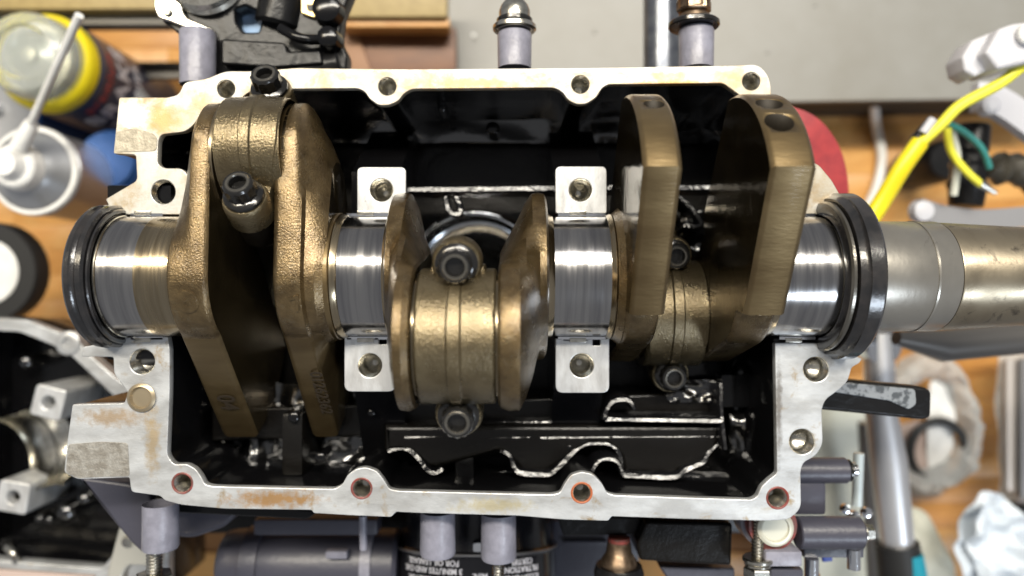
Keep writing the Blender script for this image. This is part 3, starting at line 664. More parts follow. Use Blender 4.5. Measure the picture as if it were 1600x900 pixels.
def web(slices, c, mats, label=None):
    """slices: (x, [polys], shrink). Star-shaped loft about c; polygons after the first are machined"""
    angs = set(round(2 * pi * i / 240, 4) for i in range(240))
    for x, polys, sh in slices:
        for pl in polys[1:]:
            for q in pl: angs.add(round(atan2(q[1] - c[1], q[0] - c[0]) % (2 * pi), 4))
    angs = sorted(angs); A = [angs[0]]
    for a in angs[1:]:
        if a - A[-1] > .004: A.append(a)
    bm = bmesh.new(); rings = []; mark = []
    for x, polys, sh in slices:
        rg = []; mk = []
        for a in A:
            rr = [radial(p, c, a) for p in polys]; r = max(rr); mk.append(rr.index(r)); r -= sh
            rg.append(bm.verts.new((x, AY + c[0] + r * cos(a), c[1] + r * sin(a))))
        rings.append(rg); mark.append(mk)
    n = len(A)
    for k in range(len(rings) - 1):
        for i in range(n):
            j = (i + 1) % n
            f = bm.faces.new((rings[k][i], rings[k][j], rings[k + 1][j], rings[k + 1][i]))
            f.material_index = 1 if mark[k][i] and mark[k][j] else 0
    for rg, x in ((rings[0], slices[0][0]), (rings[-1], slices[-1][0])):
        cv = bm.verts.new((x, AY + c[0], c[1]))
        for i in range(n): bm.faces.new((rg[i], rg[(i + 1) % n], cv)).material_index = 2
    return crk.add('crank_web', fin(bm, mats, 28), None, label)
PIN1, PIN2, PIN3 = (180, 16), (-83, 144), (-62, -140)
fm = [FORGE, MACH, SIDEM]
L1 = lobes(110, 84, PIN1); C1 = cweight(222, 107, 30, 104, 272, 292)
L1s = lobes(102, 62, PIN1)
def LP(h, p, k): return lobes(h, p, (PIN1[0] * k, PIN1[1] * k))
w1 = web([(-491, [LP(110, 50, .45), C1], 7), (-487, [LP(110, 55, .5), C1], 1.5), (-482, [LP(110, 60, .58), C1], 0), (-466, [LP(110, 76, .84), C1], 0), (-459, [LP(110, 83, .96), C1], 0), (-454, [L1, C1], 0), (-440, [L1, C1], 0), (-436, [L1, C1], 1.5), (-432, [L1, C1], 6)], (40, 0), fm, 'thick web with a counterweight, left of the first rod')
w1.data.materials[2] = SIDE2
w2 = web([(-339, [L1, C1], 6), (-335, [L1, C1], 1.5), (-331, [L1, C1], 0), (-312, [L1, C1], 0), (-307, [LP(110, 83, .98), C1], 0), (-300, [LP(110, 78, .95), C1], 1), (-296, [LP(109, 75, .92), C1], 6), (-282, [LP(106, 62, .84), LP(90, 44, .8)], 2), (-268, [LP(101, 50, .72), LP(90, 44, .6)], 4)], (40, 0), fm)
def mid(s, x_out, x_in):
    q = lambda t_: x_out + (x_in - x_out) * t_
    M_ = lambda k: (PIN2[0] * k, PIN2[1] * k)
    a_, b_, c_ = (130, 128, 112) if s < 0 else (128, 114, 92)
    sl = [(q(0), [lobes(124, 36, M_(.2))], 3), (q(.05), [lobes(129, 44, M_(.3))], 1), (q(.18), [lobes(130, 62, M_(.52))], 0), (q(.32), [lobes(a_, 80, M_(.74))], 0), (q(.46), [lobes(b_, 93, M_(.9))], 0), (q(.6), [lobes(c_, 101, PIN2)], 0), (q(.8), [lobes(66, 102, PIN2)], 0), (q(.95), [lobes(46, 99, PIN2)], 1), (q(1), [lobes(40, 96, PIN2)], 4)]
    web(sl, (-30, 50), fm, 'thin web with a wedge shaped edge')
mid(-1, -180, -127); mid(1, 52, -18)
L3 = lobes(108, 84, PIN3); C3 = cweight(36, 136, 30, 112, 246, 281)
w5 = web([(163, [L3, C3], 5), (167, [L3, C3], 1), (170, [L3, C3], 0), (205, [L3, C3], 0), (208, [L3, C3], 1), (212, [L3, C3], 5)], (10, -10), fm)
w6 = web([(322, [L3, C3], 5), (326, [L3, C3], 1), (329, [L3, C3], 0), (372, [L3, C3], 0), (375, [L3, C3], 1), (379, [L3, C3], 5)], (10, -10), fm, 'thick web with two balance holes in its edge')
# crankpins
for pn, x0, x1 in ((PIN1, -433, -325), (PIN2, -128, -17), (PIN3, 211, 323)):
    crk.add('crankpin', lathe((0, AY + pn[0], pn[1]), X, [(x0, 0), (x0, 84), (x0 + 4, 84), (x0 + 6, 76), (x1 - 6, 76), (x1 - 4, 84), (x1, 84), (x1, 0)], JOURY, 72))
# balance holes: dark drilled sockets on the arc of the end webs
def on_arc(xc, sy, r, cdeg=36, a1=246, half1=112, apex=281):
    c = radians(cdeg); u = Vector((0, cos(c), sin(c))); v = Vector((0, -sin(c), cos(c)))
    sag = apex - a1; R = (half1 ** 2 + sag ** 2) / (2 * sag); a = math.asin(sy / R)
    p = u * (apex - R + R * cos(a)) + v * (R * sin(a)); nrm = u * cos(a) + v * sin(a)
    p = p + Vector((xc, AY, 0))
    return p, nrm
HOLE = mat('shaded_hole_steel', (.018, .014, .009), .4, .55)  # near-black colour paints the shade inside the drilled holes
for w_, xc, sy, r in ((w6, 345, 45, 19), (w6, 345, -4, 18), (w5, 190, -2, 14)):
    p, nn = on_arc(xc, sy, r)
    bm = lathe_bm(p, nn, [(-34, 0), (-34, r - 1), (.4, r - 1), (1.2, r + .2), (.3, r + 1.5), (-2, r + 1.5)], 36)
    cut = bpy.data.objects.new('cutter', fin(lathe_bm(p, nn, [(-36, 0), (-36, r), (20, r), (20, 0)], 36), [FORGE, MACH, SIDEM, HOLE])); cut.data.polygons.foreach_set('material_index', [3] * len(cut.data.polygons)); w_.data.materials.append(HOLE) if len(w_.data.materials) < 4 else None
    cut.data.transform(Matrix.Scale(S, 4) @ Matrix.Translation((0, -AY, 0)))
    COL.objects.link(cut); cut.parent = crk.o
    md = w_.modifiers.new('hole', 'BOOLEAN'); md.object = cut; md.operation = 'DIFFERENCE'; md.solver = 'EXACT'
    cut['_cut'] = 1
bpy.context.view_layer.update()
dg = bpy.context.evaluated_depsgraph_get()
for w_ in (w5, w6):
    me = bpy.data.meshes.new_from_object(w_.evaluated_get(dg)); w_.modifiers.clear(); w_.data = me
    pass
for o in [o for o in COL.objects if o.get('_cut')]: bpy.data.objects.remove(o)
# stamped and cast marks on webs
def flank_frame(cdeg, half0, a0, half1, a1, side, f):
    """point and axes on the camera-side flank of a counterweight, f=0 at the hub end"""
    c = radians(cdeg); u = Vector((0, cos(c), sin(c))); v = Vector((0, -sin(c), cos(c))) * side
    A_, B_ = u * a0 + v * half0, u * a1 + v * half1
    p = A_ + (B_ - A_) * f + Vector((0, AY, 0)); d = (B_ - A_).normalized(); n = d.cross(Vector((1, 0, 0)))
    if n.z < 0: n = -n
    return p, d, n
side1 = -1
p, d, n = flank_frame(222, 112, 34, 104, 272, -1, .5)
for (s_, xc, f, sz) in (('04', -461, .60, 40), ('01262362', -304, .50, 27)):
    p, d, n = flank_frame(222, 112, 34, 104, 272, -1, f)
    me = text_me(s_, sz, PRINTD, .25, spacing=1.0)
    y_ = n.cross(d)
    p = p + Vector((xc, 0, 0)) + n * .15
    crk.add('stamped_number', place(me, basis(p, d, y_, n)), w1 if s_ == '04' else w2)
def hub_mark(s_, xc, ang, r, sz, rot=0):
    a = radians(ang); n = Vector((0, cos(a), sin(a))); tdir = Vector((0, sin(a), -cos(a)))  # toward -... 
    me = text_me(s_, sz, FORGE, 1.2)
    xd = Vector((1, 0, 0)); yd = n.cross(xd)
    M = basis(Vector((xc, AY, 0)) + n * r, xd, yd, n) @ Matrix.Rotation(radians(rot), 4, 'Z')
    return place(me, M)
crk.add('cast_number', hub_mark('8', -462, 110, 110.5, 30, 0), w1)
a = radians(110); nn = Vector((0, cos(a), sin(a)))
crk.add('cast_boss', lathe(Vector((-462, AY, 0)) + nn * 108, nn, [(0, 0), (0, 18), (2.5, 17), (3.6, 13), (3.2, 0)], FORGE, 28), w1)
crk.add('cast_number', hub_mark('7', -306, 112, 110.5, 32, 20), w2)

# seal rings
sl = Th('oil_seal', 'thick black rubber oil seal ring around the right end of the crankshaft', 'seal ring', (500, AY, -120), 'oil seals on the crankshaft ends')
sl.add('seal_body', lathe(O, X, [(488, 88), (488, 121), (494, 124), (498, 126), (500, 129), (519, 129), (523, 126), (523, 104), (519, 100), (519, 88)], RUBBER, 128, closed=True))
sl.add('seal_lip', lathe(O, X, [(477, 95), (475, 104), (478, 113), (482, 112), (482, 104), (487, 100), (487, 95)], RUBBER, 128, closed=True))
sl.add('garter_spring', lathe(O, X, [(478, 113.5), (481, 116.5), (485, 116.5), (486.5, 113.5)], BOLTL, 128, closed=True))
sl = Th('oil_seal', 'ribbed black rubber oil seal ring around the left end of the crankshaft', 'seal ring', (-610, AY, -110), 'oil seals on the crankshaft ends')
sl.add('seal_body', lathe(O, X, [(-638, 86), (-638, 107), (-634, 110.5), (-628, 111), (-625, 108), (-622, 107), (-618, 110.5), (-611, 110.5), (-608, 107), (-608, 96), (-612, 94), (-612, 86)], RUBBER, 128, closed=True))
sl.add('seal_lip', lathe(O, X, [(-607.5, 95), (-607.5, 103), (-606, 104.5), (-604, 103), (-603, 99), (-605, 94.5)], RUBBER, 128, closed=True))
sl.add('garter_spring', lathe(O, X, [(-602.8, 93.4), (-602, 95), (-600, 95), (-599, 93.4)], STEEL, 128, closed=True))

# ================================================================== CONNECTING RODS
def rod(xc, pin, tilt, hw, label, RA=92, E0=103, E2=None):
    th = Th('connecting_rod', label, 'connecting rod', (xc, AY + pin[0], pin[1]), 'connecting rods on the crankpins')
    a = radians(tilt); n = Vector((0, sin(a), cos(a))); tt = Vector((0, cos(a), -sin(a))); c = Vector((xc, AY + pin[0], pin[1])); xx = Vector((1, 0, 0))
    def Q(x, t_, nn): return c + xx * x + tt * t_ + n * nn
    # cap: arch swept around the pin, narrowing to the bolt ears
    bm = bmesh.new(); rows = []
    NA = 44
    prof = [(-1.0, 0, 78), (-1.0, 0, 95), (-.94, 0, 98.5), (-.22, 0, 99.5), (-.17, 0, 102.5), (.12, 0, 102.5), (.17, 0, 99.5), (.94, 0, 98.5), (1.0, 0, 95), (1.0, 0, 78)]
    for i in range(NA + 1):
        f = -1 + 2 * i / NA; ph = f * radians(92)
        wd = hw if abs(f) < .25 else hw - (hw - 31) * min(1, (abs(f) - .25) / .58) ** 1.5
        rows.append([bm.verts.new(Q(px * wd, sin(ph) * (r + (RA - 98.5) * (r > 90)), cos(ph) * (r + (RA + 2 - 98.5) * (r > 90)))) for px, _, r in prof])
    m_ = len(prof)
    for A_, B_ in zip(rows, rows[1:]):
        for k in range(m_): bm.faces.new((A_[k], A_[(k + 1) % m_], B_[(k + 1) % m_], B_[k]))
    bm.faces.new(rows[0]); bm.faces.new(list(reversed(rows[-1])))
    cap = th.add('rod_cap', fin(bm, RODM, 40))
    for s_ in (1, -1):
        E = (E2 or E0) if s_ > 0 else E0
        e = lathe_bm(Q(0, s_ * E, 0), n, [(-16, 30), (-12, 33), (22, 33), (27, 31.5), (29, 30), (29, 26), (28, 25), (28, 0)], 36)
        g = box_bm((0, 0, 0), (2 * hw - 26 if s_ > 0 else 60, 44, 40), (0, 0, 0), 12); g.transform(basis(Q(0, s_ * 78, -4), xx, tt, n))
        th.add('bolt_ear', join(e, g, m=RODM), cap)
        b0 = Q(0, s_ * E, 0)
        bl = th.add('bolt', lathe(b0, n, [(29.3, 0), (29.3, 27.5), (31, 28.5), (35, 28), (38, 24), (39, 21)], BOLTM, 40))
        # twelve-point head
        hb = bmesh.new()
        dd, u_, v_ = frame(n); R_ = []
        for (h_, sc) in ((38, 1), (58, 1), (61, .93), (61.4, .62), (60, .56), (50, .52), (50, 0)):
            R_.append([hb.verts.new(b0 + n * h_ + (u_ * cos(q) + v_ * sin(q)) * max(.01, sc) * ((22.5 if k % 2 else 20.6) if h_ < 59 else 21)) for k in range(24) for q in [2 * pi * k / 24]])
        for A_, B_ in zip(R_, R_[1:]):
            for k in range(24): hb.faces.new((A_[k], A_[(k + 1) % 24], B_[(k + 1) % 24], B_[k]))
        th.add('bolt_head', fin(hb, BOLTM, 30), bl)
        th.add('head_rim', lathe(b0, n, [(60.8, 12), (62.2, 13), (62.4, 15.5), (61.0, 17)], BOLTL, 36), bl)
    # rod half below the split and the beam towards the wrist pin
    bm = lathe_bm(c, xx, [(-hw, 78), (-hw, RA - 3), (-hw + 3, RA), (hw - 3, RA), (hw, RA - 3), (hw, 78)], 40, closed=True)
    body = th.add('rod_half', fin(bm, RODM, 40))
    g = box_bm((0, 0, 0), (34, 62, 300), (0, 0, 0), 6); g.transform(basis(Q(0, 0, -235), xx, tt, n))
    th.add('rod_beam', fin(g, RODM))
    for s_ in (1, -1): th.add('rod_ear', lathe(Q(0, s_ * E0, 0), n, [(-70, 0), (-68, 20), (-55, 28), (-17, 29), (-17, 0)], OILR, 28))
rod(-374, (187, 40), 31, 46, 'left connecting rod cap leaning toward the top flange, its two bolts tilted away', 79, 108, 102)
rod(-72, PIN2, -10, 51.5, 'middle connecting rod cap nearest the camera, both bolt heads facing up')
rod(274, PIN3, -6, 50, 'right connecting rod sunk deep between the two tall counterweights')

# ================================================================== FRONT SIDE (bottom of the picture)
# oil filter
c = P(745, 838, -330); Rf = 160
t = Th('oil_filter', 'black oil filter canister with white instruction print under the bottom flange', 'oil filter', c)
Y = (0, -1, 0)
y0 = P(0, 866, -172).y - 33
TM = Matrix.Translation((c.x, y0, -330)) @ Matrix.Rotation(-math.atan(.21), 4, 'X') @ Matrix.Translation((-c.x, -y0, 330))
def addf(nm, me): me.transform(TM); t.add(nm, me)
addf('canister', lathe((c.x, y0 + 60, -330), Y, [(-60, 0), (-60, Rf - 12), (40, Rf - 10), (58, Rf - 8), (62, Rf + 1), (66, Rf + 1), (70, Rf - 3), (300, Rf - 3), (300, 0)], FILTB, 72))
addf('rolled_seam', lathe((c.x, y0 + 60, -330), Y, [(60.5, Rf + .5), (62, Rf + 2.2), (64, Rf + 2.2), (65.5, Rf + .5)], mat('dull_grey_seam', (.2, .2, .21), .6, .35), 72))
def filt_text(s_, size, off, yy, al='CENTER'):
    me = text_me(s_, size, PRINTW, .3, al)
    for v in me.vertices:
        q = (off - v.co.x) / Rf; rr = Rf - 2.4 + v.co.z
        v.co = Vector((c.x + rr * sin(q), yy - v.co.y, -330 + rr * cos(q)))
    addf('instruction_print', me)
for s_, yy, off in (('FOR OIL LEAKAGE.', y0 - 17, -84), ('3 MINUTES AND CHK', y0 - 31, -86), ('3. RUN ENGINE FOR', y0 - 47, -76), ('MIN.', y0 - 38, 14)): filt_text(s_, 14, off, yy)
for s_, yy in (('CERTIFI', y0 - 17), ('FILTRATION', y0 - 30), ('K.COPPER 25', y0 - 45)): filt_text(s_, 14, 98, yy)
# grey horizontal starter-like housing at the bottom left
t = Th('starter_motor', 'grey painted starter motor housing lying under the bottom flange at left', 'starter motor', P(470, 870, -300))
a = P(350, 880, -300)
t.add('housing', lathe(a, (1, 0, 0), [(0, 0), (0, 50), (8, 62), (24, 66), (340, 66), (348, 60), (350, 0)], GREYD, 48))
t.add('end_band', lathe(a, (1, 0, 0), [(52, 66), (52, 72), (84, 72), (84, 66)], GREYD, 48))
t.add('end_band', lathe(a, (1, 0, 0), [(280, 66), (280, 70), (300, 70), (300, 66)], GREYP, 48))
pxbox(t, 'terminal_block', 508, 862, 542, 874, -226, 20, GREYP, 3)
pxbox(t, 'mount_ear', 400, 884, 440, 930, -236, 30, GREYP, 4)
pxbox(t, 'top_cover', 395, 812, 590, 838, -240, 50, GREYD, 8)
single('shift_rod', tube([P(567, 805, -140), P(568, 858, -150)], 7, GREYP, 12), 'short slim grey rod below the bottom flange, left of the oil filter', 'rod', P(567, 805, -140))
t = Th('mount_bracket', 'dark grey diagonal mounting bracket below the bottom left corner of the crankcase', 'bracket', P(190, 810, -160))
t.add('arm', poly([(122, 745), (232, 760), (252, 860), (226, 868), (206, 850), (186, 826)], -230, -130, GREYD, 8, 5))
t.add('gusset', poly([(250, 780), (380, 790), (352, 824), (300, 842), (256, 838)], -260, -150, GREYD, 14, 8))
t.add('rib', poly([(240, 776), (500, 798), (480, 812), (360, 806), (240, 800)], -200, -110, BLKPL, 6, 4))
t = Th('black_cover', 'oily black cover below the bottom flange, right of the oil filter', 'cover', P(1070, 850, -150))
t.add('cover', poly([(1010, 815), (1145, 818), (1143, 884), (1060, 880), (1000, 876), (996, 850)], -260, -120, BLACKR, 6, 5))
t.add('hanging_plate', poly([(870, 805), (1004, 808), (996, 836), (880, 838)], -240, -150, BLKPL, 5, 4))
t.add('back_plate', poly([(1030, 886), (1148, 888), (1150, 930), (1060, 930)], -260, -170, GREYD, 4, 3))
t = Th('drain_plug', 'brass plug with red cap in a black cup below the bottom flange', 'plug', P(966, 865, -150))
t.add('brass_body', lathe(P(967, 876, -150), (0, 1, 0), [(-8, 0), (-8, 32), (2, 31), (14, 23), (34, 20), (34, 0)], BROWNB, 36))
t.add('red_cap', lathe(P(967, 876, -150), (0, 1, 0), [(34.5, 0), (34.5, 20), (42, 19), (44, 0)], REDSEAL, 30))
t.add('cup', lathe(P(967, 886, -150), (0, 1, 0), [(-60, 0), (-60, 42), (-8, 44), (4, 40), (4, 0)], BLKPL, 36))
t = Th('carburettor_flange', 'dark grey engine casting filling the gap below the flange between filter and black cover', 'casting', P(900, 870, -420))
pxbox(t, 'casting', 862, 812, 1000, 930, -420, 120, GREYD, 12)
pxbox(t, 'rib', 880, 846, 950, 852, -405, 14, GREYD, 4)
t = Th('lower_casing', 'black lower engine casing seen below the bottom flange', 'casing', P(650, 800, -460))
pxbox(t, 'casing', 255, 780, 1240, 835, -460, 300, BLKPL, 10)
pxbox(t, 'face_bolt', 738, 848, 762, 864, -160, 20, CHROME, 6)

# right-hand bits below the big right lobe
t = Th('coolant_fitting', 'round white fitting with a red gasket under the bottom right corner of the flange', 'fitting', P(1214, 832, -60))
c = P(1212, 826, -60)
t.add('white_disc', lathe(c, (0, 0, 1), [(-30, 0), (-30, 30), (0, 30), (2, 26), (2, 22), (-1, 21), (-1, 0)], mat('cream_metal', (.55, .54, .45), .4, .4), 40))
t.add('gasket', lathe(c, (0, 0, 1), [(-34, 31), (-34, 40), (-12, 40), (-12, 31)], REDSEAL, 40, closed=True))
t.add('flange', lathe(c, (0, 0, 1), cyl_prof(-90, -35, 46, 3), GREYP, 40))
pxbox(t, 'bracket', 1196, 862, 1254, 886, -60, 60, GREYP, 4); pxbox(t, 'lower_bracket', 1204, 890, 1256, 930, -70, 60, GREYD, 4)
t = Th('fuel_rail', 'dark grey stubs with steel bolts standing out right of the bottom right corner', 'engine part', P(1290, 780, -120))
def hcyl(th, nm, px0, px1, py, z, r, m, parent=None, b=2, seg=28):
    a, b_ = P(px0, py, z), P(px1, py, z); return th.add(nm, lathe(a, b_ - a, cyl_prof(0, (b_ - a).length, r, b), m, seg), parent)
hcyl(t, 'upper_stub', 1240, 1322, 735, -120, 22, GREYD); hcyl(t, 'stub_ring', 1322, 1329, 735, -120, 19, BOLTM); hcyl(t, 'bolt', 1329, 1338, 734, -120, 13, CHROME)
pxbox(t, 'middle_block', 1240, 752, 1292, 806, -110, 60, GREYD, 8)
hcyl(t, 'lower_stub', 1245, 1344, 832, -90, 27, GREYD); hcyl(t, 'washer', 1345, 1350, 832, -90, 20, STEEL)
a = P(1350, 832, -90); t.add('bolt', fin(hexnut_bm(a, (1, 0, 0), 0, 15, 14), STEEL, 20))
pxbox(t, 'stub_plate', 1256, 846, 1350, 872, -120, 30, GREYD, 3)
t = Th('steel_pin', 'vertical bright steel pin right of the dark grey stubs', 'pin', P(1340, 750, -200))
t.add('pin', tube([P(1342, 708, -200), P(1339, 790, -200)], 9.5, mat('pale_steel', (.62, .70, .72), .6, .3), 16))
for i, (px, py, r) in enumerate(((1322, 796, 9), (1355, 802, 10), (1336, 808, 11))): t.add('nut', lathe(P(px, py, -190), (0, 0, 1), [(-8, 0), (-8, r), (0, r), (5, r * .6), (6, 0)], CHROME, 20))
for i, (px, py, r, l_) in enumerate(((1268, 872, 12, 'small chrome bolt under the left end of the dark grey stub'), (1334, 858, 11, 'small chrome bolt under the right end of the dark grey stub'), (1270, 896, 12, 'small chrome bolt at the bottom edge below the dark grey stub'))):
    v = P(px, py, -120); single('small_bolt', fin(tube_bm([v, v + Vector((0, -34, 0))], r, 18), CHROME), l_, 'bolt', v, 'small chrome bolts below the stubs')
single('blue_clip', box(P(1291, 864, -200), (18, 30, 8), BLUE, (0, 0, 6), 2), 'small blue plastic clip between the chrome bolts at the lower right', 'clip', P(1291, 864, -200))
# black lever
t = Th('clamp_lever', 'glossy black flat lever sticking out right of the crankcase lower right lobe', 'lever', P(1370, 620, -90))
t.add('arm', poly([(1270, 600), (1330, 594), (1445, 605), (1456, 611), (1455, 652), (1442, 656), (1280, 640)], -120, -85, BLKPL, 6, 5))
t.add('highlight_face', poly([(1320, 598), (1430, 608), (1432, 632), (1420, 640), (1390, 626), (1300, 612)], -84.6, -82, mat('painted_highlight_grey', (.30, .32, .34), .5, .35, (.10, .11, .12), 14, .5, .6), 6, .8))  # pale patch paints the bright highlight on the lever's top face
# cream paper under everything
t = Th('paper_sheet', 'creased cream paper sheet lying under the parts at the lower right', 'paper', P(1330, 780, -880))
t.add('sheet', sheet([(1180, 560), (1340, 600), (1360, 690), (1420, 800), (1500, 930), (1180, 940)], -960, PAPER, 22, 220, 2, 24, 1))
# plastic bag with an o-ring
t = Th('plastic_bag', 'crumpled clear plastic bag holding a black rubber ring at the right', 'bag', P(1455, 660, -900))
bagpts = [(1375, 610), (1400, 570), (1440, 548), (1470, 550), (1500, 580), (1520, 630), (1528, 680), (1515, 730), (1480, 765), (1440, 778), (1400, 765), (1370, 730), (1355, 680)]
inner = [(1395, 620), (1430, 585), (1475, 590), (1495, 640), (1490, 700), (1465, 740), (1420, 750), (1388, 720), (1376, 660)]
t.add('white_liner', sheet([(1452, 590), (1490, 596), (1492, 660), (1480, 745), (1452, 750), (1445, 680)], -1010, WHITE, 10, 80, 2, 14, 3))
t.add('brown_card', sheet([(1395, 665), (1440, 655), (1460, 700), (1450, 745), (1410, 735)], -1015, PINKW, 6, 80, 2, 12, 4))
def bagrim(pts, z, w_, m, seed, amp=26):
    path = smooth_path([P(x, y, z) for x, y in pts] + [P(*pts[0], z)], 5)
    from mathutils import noise as nz
    bm = bmesh.new(); rings = []; cen = sum(path, Vector()) / len(path); K = 8
    for i, p in enumerate(path[:-1]):
        rr = []
        for k in range(K + 1):
            f = k / K; q = p.lerp(cen, f * w_)
            h = amp * (nz.noise(Vector((i * .35, f * 4, seed))) + .6 * nz.noise(Vector((i * .9, f * 7, seed + 3)))) + 60 * sin(f * pi) ** .8
            rr.append(bm.verts.new((q.x, q.y, z + h)))
        rings.append(rr)
    for i in range(len(rings)):
        A_, B_ = rings[i], rings[(i + 1) % len(rings)]
        for k in range(K): bm.faces.new((A_[k], A_[k + 1], B_[k + 1], B_[k]))
    bmesh.ops.solidify(bm, geom=bm.faces[:], thickness=2)
    return fin(bm, m, 60)
t.add('film', bagrim(bagpts, -1010, .40, FILMW, 2))
rp = [P(1490 - 6 + 62 * cos(a), 712 - 66 * sin(a), -960) for a in [radians(70 + i * 9) for i in range(21)]]
single('rubber_ring', tube([P(1466 + 44 * cos(q), 706 - 48 * sin(q), -985) for q in [2 * pi * i / 40 for i in range(41)]], 13, RUBM, 12, flat=.8), 'black rubber o-ring inside the clear plastic bag', 'ring', P(1482, 706, -930))
# second bag, pale blue
t = Th('plastic_bag', 'crumpled pale blue plastic bag in the lower right corner', 'bag', P(1545, 830, -800))
t.add('film', sheet([(1495, 790), (1520, 758), (1560, 770), (1590, 800), (1640, 850), (1640, 940), (1500, 940), (1485, 860)], -820, BAGBL, 50, 130, 2, 60, 6))
t.add('fold', sheet([(1520, 780), (1560, 790), (1590, 850), (1600, 920), (1540, 930), (1510, 850)], -780, BAGBL, 36, 90, 2, 60, 8))
t = Th('plastic_tray', 'clear plastic tray at the right edge, above the pale blue bag', 'tray', P(1590, 670, -950))
t.add('wall', sheet([(1556, 540), (1650, 530), (1650, 792), (1556, 786)], -980, FILMW, 20, 200, 3, 20, 9))
pxbox(t, 'rim', 1574, 560, 1592, 770, -930, 20, mat('satin_clear', (.45, .42, .40), 0, .25), 8)
pxbox(t, 'inner_wall', 1596, 560, 1660, 780, -900, 20, STRAPG, 8)
single('black_block', box(P(1592, 812, -900), (110, 90, 60), BLKPL, (0, 0, -8), 8), 'black block behind the pale blue bag at the right edge', 'block', P(1592, 812, -900))
# ratchet wrench
t = Th('ratchet_wrench', 'chrome ratchet wrench with black and teal handle lying at the lower right', 'wrench', P(1400, 760, -700))
wz = -620
t.add('shank', tube([P(1372, 520, wz), P(1376, 640, wz), P(1388, 720, wz), P(1402, 852, wz)], [34, 36, 42, 38], mat('satin_chrome', (.75, .75, .76), .9, .38), 24))
t.add('handle', tube([P(1401, 848, wz), P(1416, 960, wz)], [50, 56], RUBM, 24))
t.add('grip_inlay', tube([P(1424, 866, wz + 26), P(1436, 960, wz + 30)], [26, 34], TEAL, 20))
t.add('drive_head', lathe(P(1372, 540, wz), (0, 0, 1), cyl_prof(-30, 30, 44, 5), CHROME, 32))
single('steel_bar', tube([P(1356, 660, -820), P(1372, 930, -820)], 26, mat('dark_bar', (.2, .19, .18), .7, .3), 20), 'dark steel bar lying alongside the chrome ratchet wrench on its left', 'bar', P(1356, 660, -820))
single('rag', sheet([(1418, 792), (1450, 800), (1490, 880), (1500, 940), (1440, 940), (1425, 860)], -960, PAPER, 30, 150, 3, 22, 12), 'cream cloth beside the teal handle of the ratchet wrench', 'cloth', P(1450, 860, -960))

# right-hand top: strap, cables, connectors
def ribbon(path, w_, th_, m):
    bm = bmesh.new(); rings = []; n = len(path)
    for i, p in enumerate(path):
        d = (path[min(i + 1, n - 1)] - path[max(i - 1, 0)]).normalized(); s_ = Vector((-d.y, d.x, 0)).normalized()
        rings.append([bm.verts.new(p + s_ * a * w_ / 2 + Vector((0, 0, b * th_ / 2))) for a, b in ((-1, -1), (1, -1), (1, 1), (-1, 1))])
    for A_, B_ in zip(rings, rings[1:]):
        for k in range(4): bm.faces.new((A_[k], A_[(k + 1) % 4], B_[(k + 1) % 4], B_[k]))
    bm.faces.new(rings[0]); bm.faces.new(rings[-1]); bevelled(bm, 1.5, 1, 60)
    return fin(bm, m, 40)
single('red_strap', ribbon(smooth_path([P(1225, 190, -300), P(1262, 206, -300), P(1290, 246, -305), P(1300, 300, -310), P(1296, 360, -320)]), 62, 10, RED), 'wide red strap curving behind the right counterweight', 'strap', P(1290, 240, -300))
single('white_cable', tube(smooth_path([P(1364, 150, -1000), P(1370, 200, -1110), P(1378, 245, -1125), P(1370, 290, -1125), P(1352, 330, -1125)]), 14, WHITE, 12), 'white cable running down the wood between the red strap and the yellow wire', 'cable', P(1370, 200, -1100))
t = Th('yellow_cable', 'bright yellow cable with a thick yellow sleeve running to the top right edge', 'cable', P(1480, 180, -300))
t.add('wire', tube(smooth_path([P(1640, 85, -260), P(1598, 104, -270), P(1560, 132, -280), P(1500, 165, -300), P(1470, 195, -310), P(1436, 226, -320)]), [10] * 3 + [11] * 23, YELW, 14))
t.add('sleeve', tube(smooth_path([P(1438, 222, -322), P(1410, 262, -330), P(1376, 318, -350), P(1340, 372, -360)]), 18, YEL, 18, flat=.85))
t.add('plug_body', tube([P(1428, 222, -330), P(1458, 188, -318)], 12, BLKPL, 14))
t.add('plug_tip', tube([P(1442, 208, -312), P(1458, 186, -306)], 9, GREYPL, 12))
t = Th('wire_connector', 'black cylindrical electrical connector with thin wires on the wood at the upper right', 'connector', P(1512, 260, -800))
a, b = P(1520, 196, -560), P(1508, 330, -560)
t.add('shell', lathe(a, b - a, [(0, 0), (0, 34), (6, 38), (60, 38), (66, 32), (74, 38), (130, 38), (140, 46), (150, 40), (190, 36), (196, 0)], BLKPL, 32))
t.add('band', lathe(a, b - a, [(88, 39), (90, 42), (96, 42), (98, 39)], BLACK, 32))
t.add('teal_lead', tube(smooth_path([P(1476, 190, -420), P(1506, 206, -420), P(1534, 232, -430), P(1546, 262, -450)]), 7, TEALW, 10))
t.add('yellow_lead', tube(smooth_path([P(1480, 200, -420), P(1486, 236, -430), P(1508, 266, -430), P(1532, 288, -440)]), 8, YELW, 10))
t.add('clear_lead', tube(smooth_path([P(1486, 200, -440), P(1496, 250, -450), P(1490, 305, -470)]), 8, PAPER, 10))
t.add('foil_tip', tube([P(1530, 286, -440), P(1556, 302, -440)], [9, 5], STEEL, 10))
t.add('black_hood', lathe(P(1482, 250, -900), (0, 0, 1), [(-200, 0), (-200, 60), (-20, 60), (0, 50), (0, 0)], BLKPL, 28))  # black round hood below the connector shell
t = Th('corrugated_plug', 'dark knurled plug and hose at the right edge below the yellow cable', 'plug', P(1570, 262, -600))
